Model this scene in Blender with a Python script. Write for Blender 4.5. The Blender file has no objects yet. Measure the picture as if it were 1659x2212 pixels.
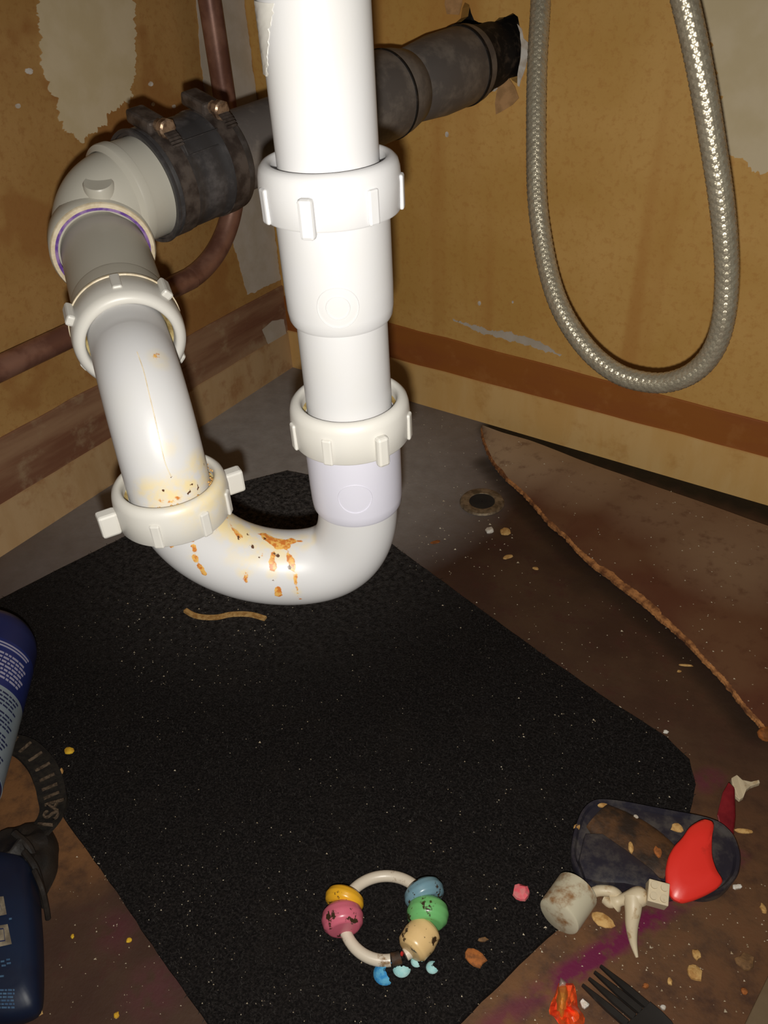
import bpy, bmesh, math, random
from mathutils import Vector, Matrix, noise
from mathutils.bvhtree import BVHTree
from mathutils.geometry import tessellate_polygon
random.seed(7)
SC = bpy.context.scene
COL = SC.collection

# ------------------------------------------------------------------ camera
FPX = 1790.0; CX, CY = 829.5, 1106.0
YAW, PITCH, ROLL = -0.63697, 0.64954, -0.06366
CAM = Vector((0.6197, -0.6704, 0.4585))
FW = Vector((math.sin(YAW)*math.cos(PITCH), math.cos(YAW)*math.cos(PITCH), -math.sin(PITCH)))
_rt = Vector((math.cos(YAW), -math.sin(YAW), 0)); _up = _rt.cross(FW)
RT = _rt*math.cos(ROLL) + _up*math.sin(ROLL)
UP = -_rt*math.sin(ROLL) + _up*math.cos(ROLL)
cd = bpy.data.cameras.new('camera'); cam = bpy.data.objects.new('camera', cd); COL.objects.link(cam)
cd.sensor_fit = 'HORIZONTAL'; cd.sensor_width = 36.0; cd.lens = 36.0*FPX/1659.0
cd.clip_start = 0.005; cd.clip_end = 20
M3 = Matrix((RT, UP, -FW)).transposed()
cam.matrix_world = Matrix.Translation(CAM) @ M3.to_4x4()
SC.camera = cam

# ------------------------------------------------------------------ world, flash, exposure
w = bpy.data.worlds.new('dim_room'); SC.world = w; w.use_nodes = True  # weak ambient fill, added; its source is unseen
w.node_tree.nodes['Background'].inputs['Color'].default_value = (1.0, 0.86, 0.7, 1)
w.node_tree.nodes['Background'].inputs['Strength'].default_value = 0.012
ld = bpy.data.lights.new('phone_flash', 'SPOT'); lo = bpy.data.objects.new('phone_flash', ld); COL.objects.link(lo)
ld.energy = 8.5; ld.color = (1.0, 0.965, 0.89); ld.shadow_soft_size = 0.0035
ld.spot_size = math.radians(128); ld.spot_blend = 0.9
lo.matrix_world = Matrix.Translation(CAM - UP*0.017 - RT*0.002) @ M3.to_4x4()
vs = SC.view_settings
vs.view_transform = 'Standard'; vs.look = 'None'; vs.gamma = 1.0; vs.use_curve_mapping = False
vs.exposure = 0.0

# ------------------------------------------------------------------ placing helpers: a sight line met with a real surface
def ray(px, py): return FW + RT*((px-CX)/FPX) - UP*((py-CY)/FPX)
def DP(px, py, d): return CAM + ray(px, py)*d
def FL(px, py, z=0.0): r = ray(px, py); return CAM + r*((z-CAM.z)/r.z)
def LW(px, py, x=0.0): r = ray(px, py); return CAM + r*((x-CAM.x)/r.x)
def RW(px, py, y=0.0): r = ray(px, py); return CAM + r*((y-CAM.y)/r.y)
V = Vector

# ------------------------------------------------------------------ materials
def srgb(r, g, b):
    f = lambda c: (c/255/12.92) if c/255 <= 0.04045 else ((c/255+0.055)/1.055)**2.4
    return (f(r), f(g), f(b), 1)
class NT:
    def __init__(s, name):
        s.m = bpy.data.materials.new(name); s.m.use_nodes = True
        s.t = s.m.node_tree; s.b = s.t.nodes['Principled BSDF']
    def n(s, typ, **kw):
        nd = s.t.nodes.new(typ)
        for k, v in kw.items():
            if k.startswith('i_'): nd.inputs[k[2:].replace('_', ' ')].default_value = v
            else: setattr(nd, k, v)
        return nd
    def l(s, a, b): s.t.links.new(a, b)
    def coord(s, scale=(1, 1, 1), world=False):
        tc = s.n('ShaderNodeNewGeometry') if world else s.n('ShaderNodeTexCoord')
        mp = s.n('ShaderNodeMapping'); mp.inputs['Scale'].default_value = scale
        s.l(tc.outputs['Position' if world else 'Object'], mp.inputs['Vector']); return mp.outputs['Vector']
    def noise(s, vec, scale, detail=4, rough=0.55):
        nd = s.n('ShaderNodeTexNoise'); nd.inputs['Scale'].default_value = scale
        nd.inputs['Detail'].default_value = detail; nd.inputs['Roughness'].default_value = rough
        s.l(vec, nd.inputs['Vector']); return nd.outputs['Fac']
    def ramp(s, fac, lo, hi):
        nd = s.n('ShaderNodeMapRange'); nd.inputs['From Min'].default_value = lo; nd.inputs['From Max'].default_value = hi
        nd.interpolation_type = 'SMOOTHSTEP'; s.l(fac, nd.inputs['Value']); return nd.outputs['Result']
    def math(s, op, a, b=None):
        nd = s.n('ShaderNodeMath', operation=op)
        for i, v in enumerate((a, b)):
            if v is None: continue
            if isinstance(v, (int, float)): nd.inputs[i].default_value = v
            else: s.l(v, nd.inputs[i])
        return nd.outputs[0]
    def mix(s, fac, a, b):
        nd = s.n('ShaderNodeMix', data_type='RGBA')
        if isinstance(fac, (int, float)): nd.inputs[0].default_value = fac
        else: s.l(fac, nd.inputs[0])
        for i, v in ((6, a), (7, b)):
            if isinstance(v, tuple): nd.inputs[i].default_value = v
            else: s.l(v, nd.inputs[i])
        return nd.outputs[2]
    def attr(s, name):
        nd = s.n('ShaderNodeAttribute'); nd.attribute_name = name; return nd.outputs['Fac']
    def bump(s, h, strength=0.3, dist=0.001):
        nd = s.n('ShaderNodeBump'); nd.inputs['Strength'].default_value = strength; nd.inputs['Distance'].default_value = dist
        s.l(h, nd.inputs['Height']); s.l(nd.outputs['Normal'], s.b.inputs['Normal'])
    def fin(s, col, rough=0.5, metal=0.0, spec=0.5):
        if isinstance(col, tuple): s.b.inputs['Base Color'].default_value = col
        else: s.l(col, s.b.inputs['Base Color'])
        if isinstance(rough, (int, float)): s.b.inputs['Roughness'].default_value = rough
        else: s.l(rough, s.b.inputs['Roughness'])
        s.b.inputs['Metallic'].default_value = metal
        s.b.inputs['Specular IOR Level'].default_value = spec
        return s.m
def plain(name, c1, c2=None, scale=60, rough=0.5, bump=0.15, dist=0.0006, metal=0, spec=0.5, lo=0.35, hi=0.65, world=True):
    t = NT(name); v = t.coord(world=world); n = t.noise(v, scale)
    col = t.mix(t.ramp(n, lo, hi), c1, c2 if c2 else c1)
    if bump: t.bump(t.noise(v, scale*4, 3), bump, dist)
    return t.fin(col, rough, metal, spec)
def dirty(name, c1, dirt, scale=90, lo=0.52, hi=0.62, rough=0.4, spec=0.5, bump=0.15):
    t = NT(name); v = t.coord(world=True)
    n = t.noise(v, scale, 6, 0.65)
    col = t.mix(t.ramp(n, lo, hi), c1, dirt)
    t.bump(n, bump, 0.0006)
    return t.fin(col, rough, 0, spec)

def pvc(name, base, yellow, rough=0.40):
    """white tubular plastic; 'stain' = yellow film, 'rust' = orange crust, 'speck' = dark grit (painted as vertex values)"""
    t = NT(name); v = t.coord(world=True)
    fine = t.noise(v, 420, 4, 0.6); mid = t.noise(v, 130, 5, 0.6); big = t.noise(v, 24, 3)
    col = t.mix(t.math('MULTIPLY', t.ramp(big, 0.45, 0.75), 0.25), base, yellow)
    st = t.math('MULTIPLY', t.attr('stain'), t.ramp(mid, 0.30, 0.62))
    col = t.mix(t.math('MINIMUM', st, 0.85), col, srgb(226, 205, 150))
    rs = t.ramp(t.math('ADD', t.attr('rust'), t.math('MULTIPLY', t.math('SUBTRACT', mid, 0.5), 2.2)), 0.42, 0.58)
    rs = t.math('MULTIPLY', rs, t.ramp(t.attr('rust'), 0.02, 0.12))
    col = t.mix(rs, col, t.mix(t.ramp(fine, 0.4, 0.6), srgb(192, 112, 48), srgb(220, 172, 92)))
    sp = t.ramp(t.math('ADD', t.attr('speck'), t.math('MULTIPLY', t.math('SUBTRACT', fine, 0.5), 3.0)), 0.55, 0.68)
    sp = t.math('MULTIPLY', sp, t.ramp(t.attr('speck'), 0.02, 0.1))
    col = t.mix(sp, col, srgb(84, 52, 30))
    t.bump(t.math('ADD', t.math('MULTIPLY', fine, 0.3), t.math('ADD', rs, sp)), 0.12, 0.0006)
    return t.fin(col, rough, 0, 0.5)

M = {}
M['pvc'] = pvc('white_pvc', (0.60, 0.595, 0.605, 1), (0.59, 0.57, 0.52, 1))
M['pvc_lav'] = pvc('cool_white_pvc', (0.62, 0.61, 0.70, 1), (0.63, 0.62, 0.68, 1))
M['pvc_nut'] = pvc('cream_pvc', (0.63, 0.61, 0.57, 1), (0.60, 0.56, 0.47, 1), 0.40)
M['pvc_old'] = pvc('aged_pvc', (0.50, 0.475, 0.41, 1), (0.40, 0.36, 0.28, 1), 0.38)
M['cream_rim'] = plain('cream_rim', srgb(226, 212, 186), srgb(206, 188, 156), 200, 0.4)
M['washer'] = plain('washer_cream', srgb(214, 196, 140), srgb(150, 124, 72), 150, 0.5)
M['primer'] = plain('purple_primer', srgb(96, 58, 142), srgb(150, 120, 170), 160, 0.5)
M['rubber'] = dirty('black_rubber', (0.040, 0.037, 0.038, 1), (0.11, 0.10, 0.10, 1), 60, 0.46, 0.75, 0.45, 0.5)
M['clamp'] = plain('tarnished_steel', srgb(98, 88, 82), srgb(62, 53, 49), 120, 0.42, 0.2, metal=0.35)
M['screw'] = plain('screw_steel', srgb(176, 148, 122), srgb(100, 76, 60), 200, 0.35, 0.2, metal=0.55)
M['abs'] = dirty('grey_black_abs', (0.11, 0.096, 0.090, 1), (0.20, 0.172, 0.150, 1), 45, 0.42, 0.66, 0.5, 0.4)
M['abs_dirty'] = dirty('soiled_black_abs', (0.008, 0.006, 0.005, 1), (0.06, 0.043, 0.03, 1), 110, 0.5, 0.72, 0.7, 0.25)
M['copper'] = plain('dull_copper', srgb(158, 116, 98), srgb(126, 86, 72), 50, 0.38, 0.1, metal=0.25)
M['gyp'] = plain('gypsum', srgb(222, 216, 208), srgb(196, 182, 166), 150, 0.9, 0.4)
M['paper'] = plain('drywall_paper', srgb(168, 128, 84), srgb(196, 150, 102), 120, 0.85)
M['cavity'] = plain('wall_void', (0.010, 0.008, 0.007, 1), (0.02, 0.016, 0.012, 1), 40, 0.9)

def wall_mat(name, a, b, c, streak):
    t = NT(name); v = t.coord(world=True)
    n1 = t.noise(v, 9, 4); n2 = t.noise(v, 170, 4, 0.7)
    vs_ = t.coord(streak, world=True); n3 = t.noise(vs_, 14, 3, 0.5)
    col = t.mix(t.ramp(n1, 0.35, 0.68), a, b)
    col = t.mix(t.math('MULTIPLY', t.ramp(n3, 0.50, 0.60), 0.62), col, c)
    col = t.mix(t.math('MULTIPLY', t.ramp(n2, 0.48, 0.68), 0.45), col, c)
    sp = t.ramp(t.noise(v, 75, 2, 0.4), 0.765, 0.80)
    col = t.mix(t.math('MULTIPLY', sp, 0.7), col, srgb(205, 190, 160))
    t.bump(t.math('ADD', n2, t.math('MULTIPLY', n1, 0.5)), 0.25, 0.0008)
    return t.fin(col, 0.62, 0, 0.35)
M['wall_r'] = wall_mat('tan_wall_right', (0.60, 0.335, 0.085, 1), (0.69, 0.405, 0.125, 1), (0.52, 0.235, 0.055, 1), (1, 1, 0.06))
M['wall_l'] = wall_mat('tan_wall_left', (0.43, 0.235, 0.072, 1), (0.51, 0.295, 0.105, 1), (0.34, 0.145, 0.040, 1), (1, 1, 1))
M['plaster'] = plain('joint_compound', (0.66, 0.54, 0.33, 1), (0.72, 0.60, 0.40, 1), 30, 0.8, 0.25)
M['plaster_dusty'] = plain('dusty_compound', (0.52, 0.445, 0.35, 1), (0.58, 0.51, 0.43, 1), 40, 0.85, 0.3)
def band_mat(name, a, b, c, sc=(1, 1, 1)):
    t = NT(name); v = t.coord(sc, world=True); v2 = t.coord(world=True)
    n1 = t.noise(v, 14, 5, 0.6); n2 = t.noise(v2, 220, 3)
    col = t.mix(t.ramp(n1, 0.36, 0.62), a, b)
    col = t.mix(t.math('MULTIPLY', t.ramp(t.noise(v2, 32, 4, 0.65), 0.52, 0.7), 0.55), col, c)
    t.bump(n2, 0.2, 0.0006)
    return t.fin(col, 0.6, 0, 0.3)
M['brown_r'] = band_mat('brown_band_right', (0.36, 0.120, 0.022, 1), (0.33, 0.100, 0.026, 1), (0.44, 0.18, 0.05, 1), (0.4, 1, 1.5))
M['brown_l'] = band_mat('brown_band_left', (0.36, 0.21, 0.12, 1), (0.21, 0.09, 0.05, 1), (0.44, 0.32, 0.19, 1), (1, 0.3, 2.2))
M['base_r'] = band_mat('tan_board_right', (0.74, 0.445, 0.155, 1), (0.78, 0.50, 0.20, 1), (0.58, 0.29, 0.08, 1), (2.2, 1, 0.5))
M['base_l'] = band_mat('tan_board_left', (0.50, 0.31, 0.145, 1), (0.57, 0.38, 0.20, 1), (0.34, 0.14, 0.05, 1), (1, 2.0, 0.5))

def floor_mat():
    t = NT('grimy_brown_floor'); v = t.coord(world=True)
    n1 = t.noise(v, 12, 5, 0.6); n2 = t.noise(v, 60, 5, 0.65); n3 = t.noise(v, 380, 3, 0.6)
    col = t.mix(t.ramp(n1, 0.36, 0.64), (0.050, 0.023, 0.015, 1), (0.072, 0.038, 0.022, 1))
    col = t.mix(t.math('MULTIPLY', t.ramp(n2, 0.5, 0.7), 0.5), col, (0.058, 0.016, 0.012, 1))
    col = t.mix(t.math('MULTIPLY', t.attr('tan'), t.ramp(n2, 0.25, 0.60)), col, (0.185, 0.082, 0.030, 1))
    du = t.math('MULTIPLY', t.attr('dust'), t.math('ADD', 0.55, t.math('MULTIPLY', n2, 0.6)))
    col = t.mix(du, col, (0.50, 0.475, 0.455, 1))  # grey lens haze put into the floor colour
    col = t.mix(t.math('MULTIPLY', t.attr('grime'), 0.95), col, (0.010, 0.007, 0.005, 1))  # floor marks, plus shade painted in the gap and below the torn edge
    mg = t.math('MULTIPLY', t.attr('magenta'), t.ramp(t.noise(t.coord((1, 1, 1), True), 90, 4), 0.30, 0.55))
    col = t.mix(mg, col, (0.13, 0.008, 0.045, 1))
    t.bump(t.math('ADD', n2, t.math('MULTIPLY', n3, 0.5)), 0.35, 0.001)
    return t.fin(col, t.math('ADD', 0.42, t.math('MULTIPLY', n2, 0.4)), 0, 0.35)
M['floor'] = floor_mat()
def sheet_mat():
    t = NT('brown_vinyl'); v = t.coord(world=True)
    n1 = t.noise(v, 10, 4); n2 = t.noise(v, 70, 5, 0.65)
    col = t.mix(t.ramp(n1, 0.38, 0.62), (0.115, 0.040, 0.022, 1), (0.15, 0.070, 0.036, 1))
    col = t.mix(t.math('MULTIPLY', t.attr('dust'), 0.8), col, (0.50, 0.36, 0.23, 1))
    col = t.mix(t.math('MULTIPLY', t.ramp(n2, 0.52, 0.72), 0.5), col, (0.085, 0.027, 0.016, 1))
    t.bump(n2, 0.25, 0.0008)
    return t.fin(col, 0.5, 0, 0.4)
M['sheet'] = sheet_mat()
M['torn'] = plain('torn_fibre', srgb(190, 130, 76), srgb(112, 68, 36), 120, 0.9, 0.6, 0.001)
def mat_mat():
    t = NT('black_felt'); v = t.coord(world=True)
    n = t.noise(v, 700, 3, 0.7); n2 = t.noise(v, 30, 4)
    st = t.noise(t.coord((1, 1, 1), True), 160, 3, 0.7)
    col = t.mix(t.ramp(n, 0.35, 0.75), (0.0055, 0.0046, 0.0046, 1), (0.026, 0.022, 0.021, 1))
    col = t.mix(t.math('MULTIPLY', t.ramp(n2, 0.5, 0.75), 0.35), col, (0.020, 0.016, 0.014, 1))
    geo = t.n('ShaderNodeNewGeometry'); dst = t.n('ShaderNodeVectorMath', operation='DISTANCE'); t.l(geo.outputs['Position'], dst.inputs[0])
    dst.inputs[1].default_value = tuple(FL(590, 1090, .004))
    lint_and_haze = t.math('MULTIPLY', t.ramp(t.math('SUBTRACT', 0.26, dst.outputs['Value']), 0.0, 0.26), t.ramp(t.noise(v, 240, 5, 0.7), 0.30, 0.70))
    col = t.mix(t.math('MULTIPLY', lint_and_haze, 0.85), col, (0.17, 0.158, 0.155, 1))  # lint, plus lens glow near the trap painted grey into the felt
    t.bump(t.math('ADD', n, st), 0.9, 0.0025)
    return t.fin(col, 0.95, 0, 0.12)
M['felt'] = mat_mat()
M['fibre'] = plain('felt_fibre', (0.018, 0.016, 0.015, 1), (0.034, 0.031, 0.029, 1), 300, 0.9, 0, spec=0.1)
M['braid'] = plain('steel_braid', (0.68, 0.61, 0.46, 1), (0.58, 0.51, 0.38, 1), 200, 0.36, 0, metal=0.6)
M['hose_core'] = plain('hose_core', (0.42, 0.36, 0.25, 1), (0.36, 0.30, 0.20, 1), 60, 0.4, 0)
M['ringwhite'] = dirty('dirty_white_plastic', srgb(212, 200, 182), srgb(140, 112, 82), 150, 0.56, 0.68, 0.35)
def bead(name, c): return dirty(name, c, srgb(58, 44, 28), 130, 0.57, 0.62, 0.3)
M['b_pink'] = bead('pink_bead', srgb(206, 104, 124)); M['b_yellow'] = bead('yellow_bead', srgb(228, 170, 42))
M['b_blue'] = bead('blue_bead', srgb(112, 146, 160)); M['b_green'] = bead('green_bead', srgb(112, 182, 112))
M['b_cream'] = bead('cream_bead', srgb(222, 188, 132))
M['red'] = dirty('red_plastic', srgb(226, 52, 42), srgb(170, 44, 34), 40, 0.6, 0.75, 0.35)
M['darkred'] = plain('dark_red_plastic', (0.12, 0.006, 0.010, 1), (0.22, 0.014, 0.018, 1), 60, 0.3)
M['navy'] = dirty('navy_plastic', (0.022, 0.020, 0.030, 1), (0.075, 0.066, 0.062, 1), 70, 0.44, 0.68, 0.32, 0.5)
M['rustdirt'] = plain('brown_muck', (0.09, 0.038, 0.012, 1), (0.02, 0.010, 0.005, 1), 90, 0.7, 0.5, 0.001)
M['capw'] = dirty('grubby_cap', srgb(196, 188, 164), srgb(138, 98, 58), 55, 0.48, 0.66, 0.5)
M['offwhite'] = dirty('off_white_plastic', srgb(206, 190, 160), srgb(172, 144, 104), 120, 0.56, 0.7, 0.45)
M['black_pl'] = plain('black_plastic', (0.020, 0.017, 0.015, 1), (0.014, 0.012, 0.011, 1), 60, 0.4, 0)
M['wrap_red'] = plain('wrapper_red', srgb(232, 62, 28), srgb(238, 96, 40), 160, 0.35, 0.3)
M['wrap_or'] = plain('wrapper_orange', srgb(226, 146, 60), srgb(214, 120, 44), 160, 0.45, 0.2)
M['wrap_w'] = plain('wrapper_white', srgb(226, 206, 196), None, 100, 0.5)
M['blue_b'] = plain('blue_bottle', (0.016, 0.020, 0.095, 1), (0.022, 0.030, 0.12, 1), 20, 0.4, 0)
M['label_blue'] = plain('blue_label', (0.020, 0.034, 0.17, 1), (0.016, 0.024, 0.13, 1), 30, 0.35, 0)
M['label_pale'] = plain('pale_label', srgb(146, 158, 168), srgb(132, 146, 158), 40, 0.4, 0)
M['ink_w'] = plain('white_print', srgb(168, 166, 190), None, 40, 0.5, 0)
M['ink_d'] = plain('dark_print', srgb(38, 44, 78), None, 40, 0.5, 0)
M['packet'] = plain('navy_packet', (0.0035, 0.006, 0.020, 1), (0.005, 0.014, 0.042, 1), 14, 0.5, 0.3, 0.001)
M['pict'] = plain('picture_print', srgb(150, 138, 118), srgb(104, 94, 80), 130, 0.5, 0)
M['ink_t'] = plain('teal_print', srgb(70, 100, 128), srgb(48, 76, 108), 260, 0.5, 0)
M['strap'] = plain('black_webbing', (0.012, 0.010, 0.009, 1), (0.022, 0.018, 0.014, 1), 260, 0.85, 0.5, 0.0008, spec=0.2)
M['thread'] = plain('grey_thread', srgb(104, 88, 72), srgb(62, 50, 40), 500, 0.85, 0.5, 0.0006, spec=0.2)
M['cloth'] = plain('black_cloth', (0.010, 0.008, 0.007, 1), (0.022, 0.016, 0.012, 1), 50, 0.6, 0.5, 0.001, spec=0.35)
def crumbm(n, c, d=None): return plain(n, c, d, 300, 0.8, 0.4, 0.0005)
M['c_tan'] = crumbm('tan_crumb', srgb(206, 166, 104), srgb(170, 124, 66))
M['c_white'] = crumbm('white_crumb', srgb(226, 222, 214), srgb(198, 186, 170))
M['c_or'] = crumbm('orange_crumb', srgb(168, 98, 42), srgb(120, 70, 30))
M['c_yel'] = crumbm('yellow_crumb', srgb(222, 180, 42), srgb(190, 140, 30))
M['c_pink'] = crumbm('pink_crumb', srgb(226, 84, 100), srgb(206, 120, 120))
M['c_blue'] = crumbm('blue_shell', srgb(34, 128, 192), srgb(90, 168, 206))
M['c_teal'] = crumbm('teal_shell', srgb(150, 206, 208), srgb(176, 216, 214))
M['c_brown'] = crumbm('brown_crumb', srgb(126, 92, 56), srgb(96, 68, 40))
M['c_red'] = crumbm('red_crumb', srgb(190, 40, 34))
M['c_dust'] = crumbm('pale_dust', srgb(214, 202, 178), srgb(170, 150, 120))
M['metal_d'] = plain('dull_grommet', srgb(150, 132, 108), srgb(98, 84, 66), 160, 0.55, 0.4, metal=0.4)
M['plank'] = band_mat('pale_wood', (0.13, 0.085, 0.045, 1), (0.17, 0.12, 0.07, 1), (0.09, 0.055, 0.03, 1))

# ------------------------------------------------------------------ mesh builder
def frame(d):
    d = d.normalized(); a = V((0, 0, 1)) if abs(d.z) < 0.9 else V((1, 0, 0))
    u = a.cross(d).normalized(); return u, d.cross(u).normalized(), d
class MB:
    def __init__(s): s.v = []; s.f = []
    def add(s, vs, fs):
        o = len(s.v); s.v += [V(p) for p in vs]; s.f += [tuple(i+o for i in f) for f in fs]; return s
    def loft(s, rings, closed=True, cap0=True, cap1=True):
        n = len(rings[0]); vs = [p for r in rings for p in r]; fs = []
        for k in range(len(rings)-1):
            for i in range(n if closed else n-1):
                j = (i+1) % n
                fs.append((k*n+i, k*n+j, (k+1)*n+j, (k+1)*n+i))
        if cap0: fs.append(tuple(range(n))[::-1])
        if cap1: fs.append(tuple((len(rings)-1)*n+i for i in range(n)))
        return s.add(vs, fs)
    def lathe(s, prof, o, axis, seg=48, loop=False):
        u, w_, d = frame(axis)
        rings = [[o + d*h + (u*math.cos(2*math.pi*i/seg) + w_*math.sin(2*math.pi*i/seg))*r for i in range(seg)] for r, h in prof]
        if loop: rings.append(rings[0])
        return s.loft(rings, True, not loop, not loop)
    def tube(s, path, rad, seg=24, cap=True, closed=False):
        n = len(path); rings = []; u = None
        for k in range(n):
            if closed: t = (path[(k+1) % n]-path[k-1]).normalized()
            else: t = (path[min(k+1, n-1)]-path[max(k-1, 0)]).normalized()
            if u is None: u, w_, _ = frame(t)
            else: u = (u - t*u.dot(t)).normalized(); w_ = t.cross(u)
            r = rad[k] if isinstance(rad, (list, tuple)) else rad
            rings.append([path[k] + (u*math.cos(2*math.pi*i/seg) + w_*math.sin(2*math.pi*i/seg))*r for i in range(seg)])
        if closed: rings.append(rings[0])
        return s.loft(rings, True, cap and not closed, cap and not closed)
    def box(s, c, ax, ay, az, sx, sy, sz):
        c = V(c); vs = [c + ax*(sx*i/2) + ay*(sy*j/2) + az*(sz*k/2) for i in (-1, 1) for j in (-1, 1) for k in (-1, 1)]
        return s.add(vs, [(0, 1, 3, 2), (4, 6, 7, 5), (0, 4, 5, 1), (2, 3, 7, 6), (0, 2, 6, 4), (1, 5, 7, 3)])
    def prism(s, pts, off, holes=()):
        """polygon (3-D points) pushed along off: both faces and the rim"""
        loops = [list(pts)] + [list(h) for h in holes]
        allp = [p for L in loops for p in L]; n = len(allp)
        tris = tessellate_polygon(loops)
        fs = [tuple(t) for t in tris] + [tuple(i+n for i in t)[::-1] for t in tris]
        b = 0
        for L in loops:
            m = len(L); fs += [(b+i, b+(i+1) % m, b+(i+1) % m+n, b+i+n) for i in range(m)]; b += m
        return s.add(allp + [p + off for p in allp], fs)
    def build(s, name, mat, parent=None, smooth=40, bevel=0, sub=0):
        me = bpy.data.meshes.new(name); me.from_pydata([tuple(p) for p in s.v], [], s.f); me.update()
        bm = bmesh.new(); bm.from_mesh(me); bmesh.ops.remove_doubles(bm, verts=bm.verts, dist=1e-7)
        bmesh.ops.recalc_face_normals(bm, faces=bm.faces); bm.to_mesh(me); bm.free()
        if smooth:
            me.shade_smooth(); me.set_sharp_from_angle(angle=math.radians(smooth))
        o = bpy.data.objects.new(name, me); COL.objects.link(o); o.parent = parent
        mats = mat if isinstance(mat, (list, tuple)) else [mat]
        for m in mats: me.materials.append(M[m])
        if bevel:
            md = o.modifiers.new('bevel', 'BEVEL'); md.width = bevel; md.segments = 2; md.limit_method = 'ANGLE'
        if sub:
            md = o.modifiers.new('sub', 'SUBSURF'); md.levels = sub; md.render_levels = sub
        return o
def tag(o, label=None, cat=None, group=None, kind=None):
    if label: o['label'] = label
    if cat: o['category'] = cat
    if group: o['group'] = group
    if kind: o['kind'] = kind
    return o
def thing(name, loc, label, cat, group=None):
    o = bpy.data.objects.new(name, None); COL.objects.link(o); o.location = loc; o.empty_display_size = 0.01
    bpy.context.view_layer.update()
    return tag(o, label, cat, group)
def under(child, parent):
    """parent a part while its mesh stays in world coordinates"""
    child.parent = parent; child.matrix_parent_inverse = Matrix.Translation(parent.location).inverted() if parent.type == 'EMPTY' else Matrix(); return child
def part(mb, name, mat, parent, **k):
    lab = k.pop('label', None); kind = k.pop('kind', None)
    o = mb.build(name, mat, None, **k); under(o, parent); return tag(o, lab, None, None, kind)
def smooth_path(pts, n=8):
    out = []; P = [pts[0]*2-pts[1]] + list(pts) + [pts[-1]*2-pts[-2]]
    for i in range(1, len(P)-2):
        for k in range(n):
            t = k/n; a, b, c, d = P[i-1], P[i], P[i+1], P[i+2]
            out.append(0.5*((2*b) + (c-a)*t + (2*a-5*b+4*c-d)*t*t + (3*b-a-3*c+d)*t**3))
    out.append(pts[-1]); return out
def rough_loop(pts, step, amp, seed=0):
    """closed outline made ragged"""
    out = []; n = len(pts)
    nrm = (pts[1]-pts[0]).cross(pts[2]-pts[0]).normalized()
    for i in range(n):
        a, b = pts[i], pts[(i+1) % n]; L = (b-a).length; k = max(1, int(L/step)); side = (b-a).normalized().cross(nrm)
        for j in range(k):
            p = a.lerp(b, j/k)
            q = p+V((seed, seed*.3, 0)); out.append(p + side*(amp*(noise.noise(q*70)*1.0 + noise.noise(q*240)*.7 + noise.noise(q*800)*.45)))
    return out
def round_loop(pts, n=6, r=0.35):
    out = []; m = len(pts)
    for i in range(m):
        p, c, q = pts[i-1], pts[i], pts[(i+1) % m]
        a = c.lerp(p, r); b = c.lerp(q, r)
        for k in range(n+1):
            t = k/n; out.append(a*(1-t)**2 + c*2*t*(1-t) + b*t*t)
    return out
def paint(o, attr, blobs, base=0.0):
    """soft vertex values around surface points: blob = (point, radius, value)"""
    me = o.data; a = me.attributes.get(attr) or me.attributes.new(attr, 'FLOAT', 'POINT')
    vals = [base]*len(me.vertices)
    for p, r, val in blobs:
        r2 = r*r
        for i, v in enumerate(me.vertices):
            d2 = (v.co-p).length_squared
            if d2 < r2:
                q = val*(1-d2/r2)
                if q > vals[i]: vals[i] = q
    a.data.foreach_set('value', vals)
def hit(o, px, py):
    t = BVHTree.FromPolygons([v.co for v in o.data.vertices], [p.vertices for p in o.data.polygons])
    return t.ray_cast(CAM, ray(px, py).normalized())[0]
def hits(o, pts):
    t = BVHTree.FromPolygons([v.co for v in o.data.vertices], [p.vertices for p in o.data.polygons])
    return [t.ray_cast(CAM, ray(x, y).normalized())[0] for x, y in pts]

# ================================================================== SETTING
X, Y, Z = V((1, 0, 0)), V((0, 1, 0)), V((0, 0, 1))
# floor: fine grid carrying painted lens haze, stains, dirt and painted shade values
FX0, FX1, FY0, FY1 = 0.0, 1.0, -1.0, 0.0; N = 260
g = MB(); vs_ = []; fs_ = []
for j in range(N+1):
    for i in range(N+1): vs_.append((FX0+(FX1-FX0)*i/N, FY0+(FY1-FY0)*j/N, 0))
for j in range(N):
    for i in range(N): a = j*(N+1)+i; fs_.append((a, a+1, a+N+2, a+N+1))
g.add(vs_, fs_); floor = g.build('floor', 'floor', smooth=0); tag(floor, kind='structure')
paint(floor, 'dust', [(FL(560, 930), .23, .95), (FL(300, 1080), .13, .6), (FL(900, 950), .12, .55), (FL(150, 1200), .10, .35), (FL(700, 1000), .2, .9)])  # lens glow around the trap painted pale grey on the floor
paint(floor, 'tan', [(FL(170, 1800), .05, 1.0), (FL(60, 1700), .05, 1.2), (FL(100, 1700), .05, 1.1), (FL(1550, 2050), .14, .55),
                     (FL(1150, 2150), .06, .8), (FL(1280, 2050), .05, .7), (FL(1400, 2150), .08, .5), (FL(1560, 1450), .10, .12)])
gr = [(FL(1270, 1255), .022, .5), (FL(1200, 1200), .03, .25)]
for k in range(13): p = FL(1060, 940).lerp(FL(1659, 1112), k/12); gr.append((V((p.x, -0.008, 0)), .022, 1.3))  # darkness of the gap by the right wall painted in, with its dirt
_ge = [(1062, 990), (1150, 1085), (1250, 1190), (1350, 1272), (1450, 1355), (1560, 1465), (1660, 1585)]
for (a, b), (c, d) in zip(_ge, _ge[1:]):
    for k in range(7): gr.append((FL(a+(c-a)*k/7-14, b+(d-b)*k/7+12), .015, .75))  # shadow line below the torn sheet edge, painted dark on the floor
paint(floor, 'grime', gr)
mg = []
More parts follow.
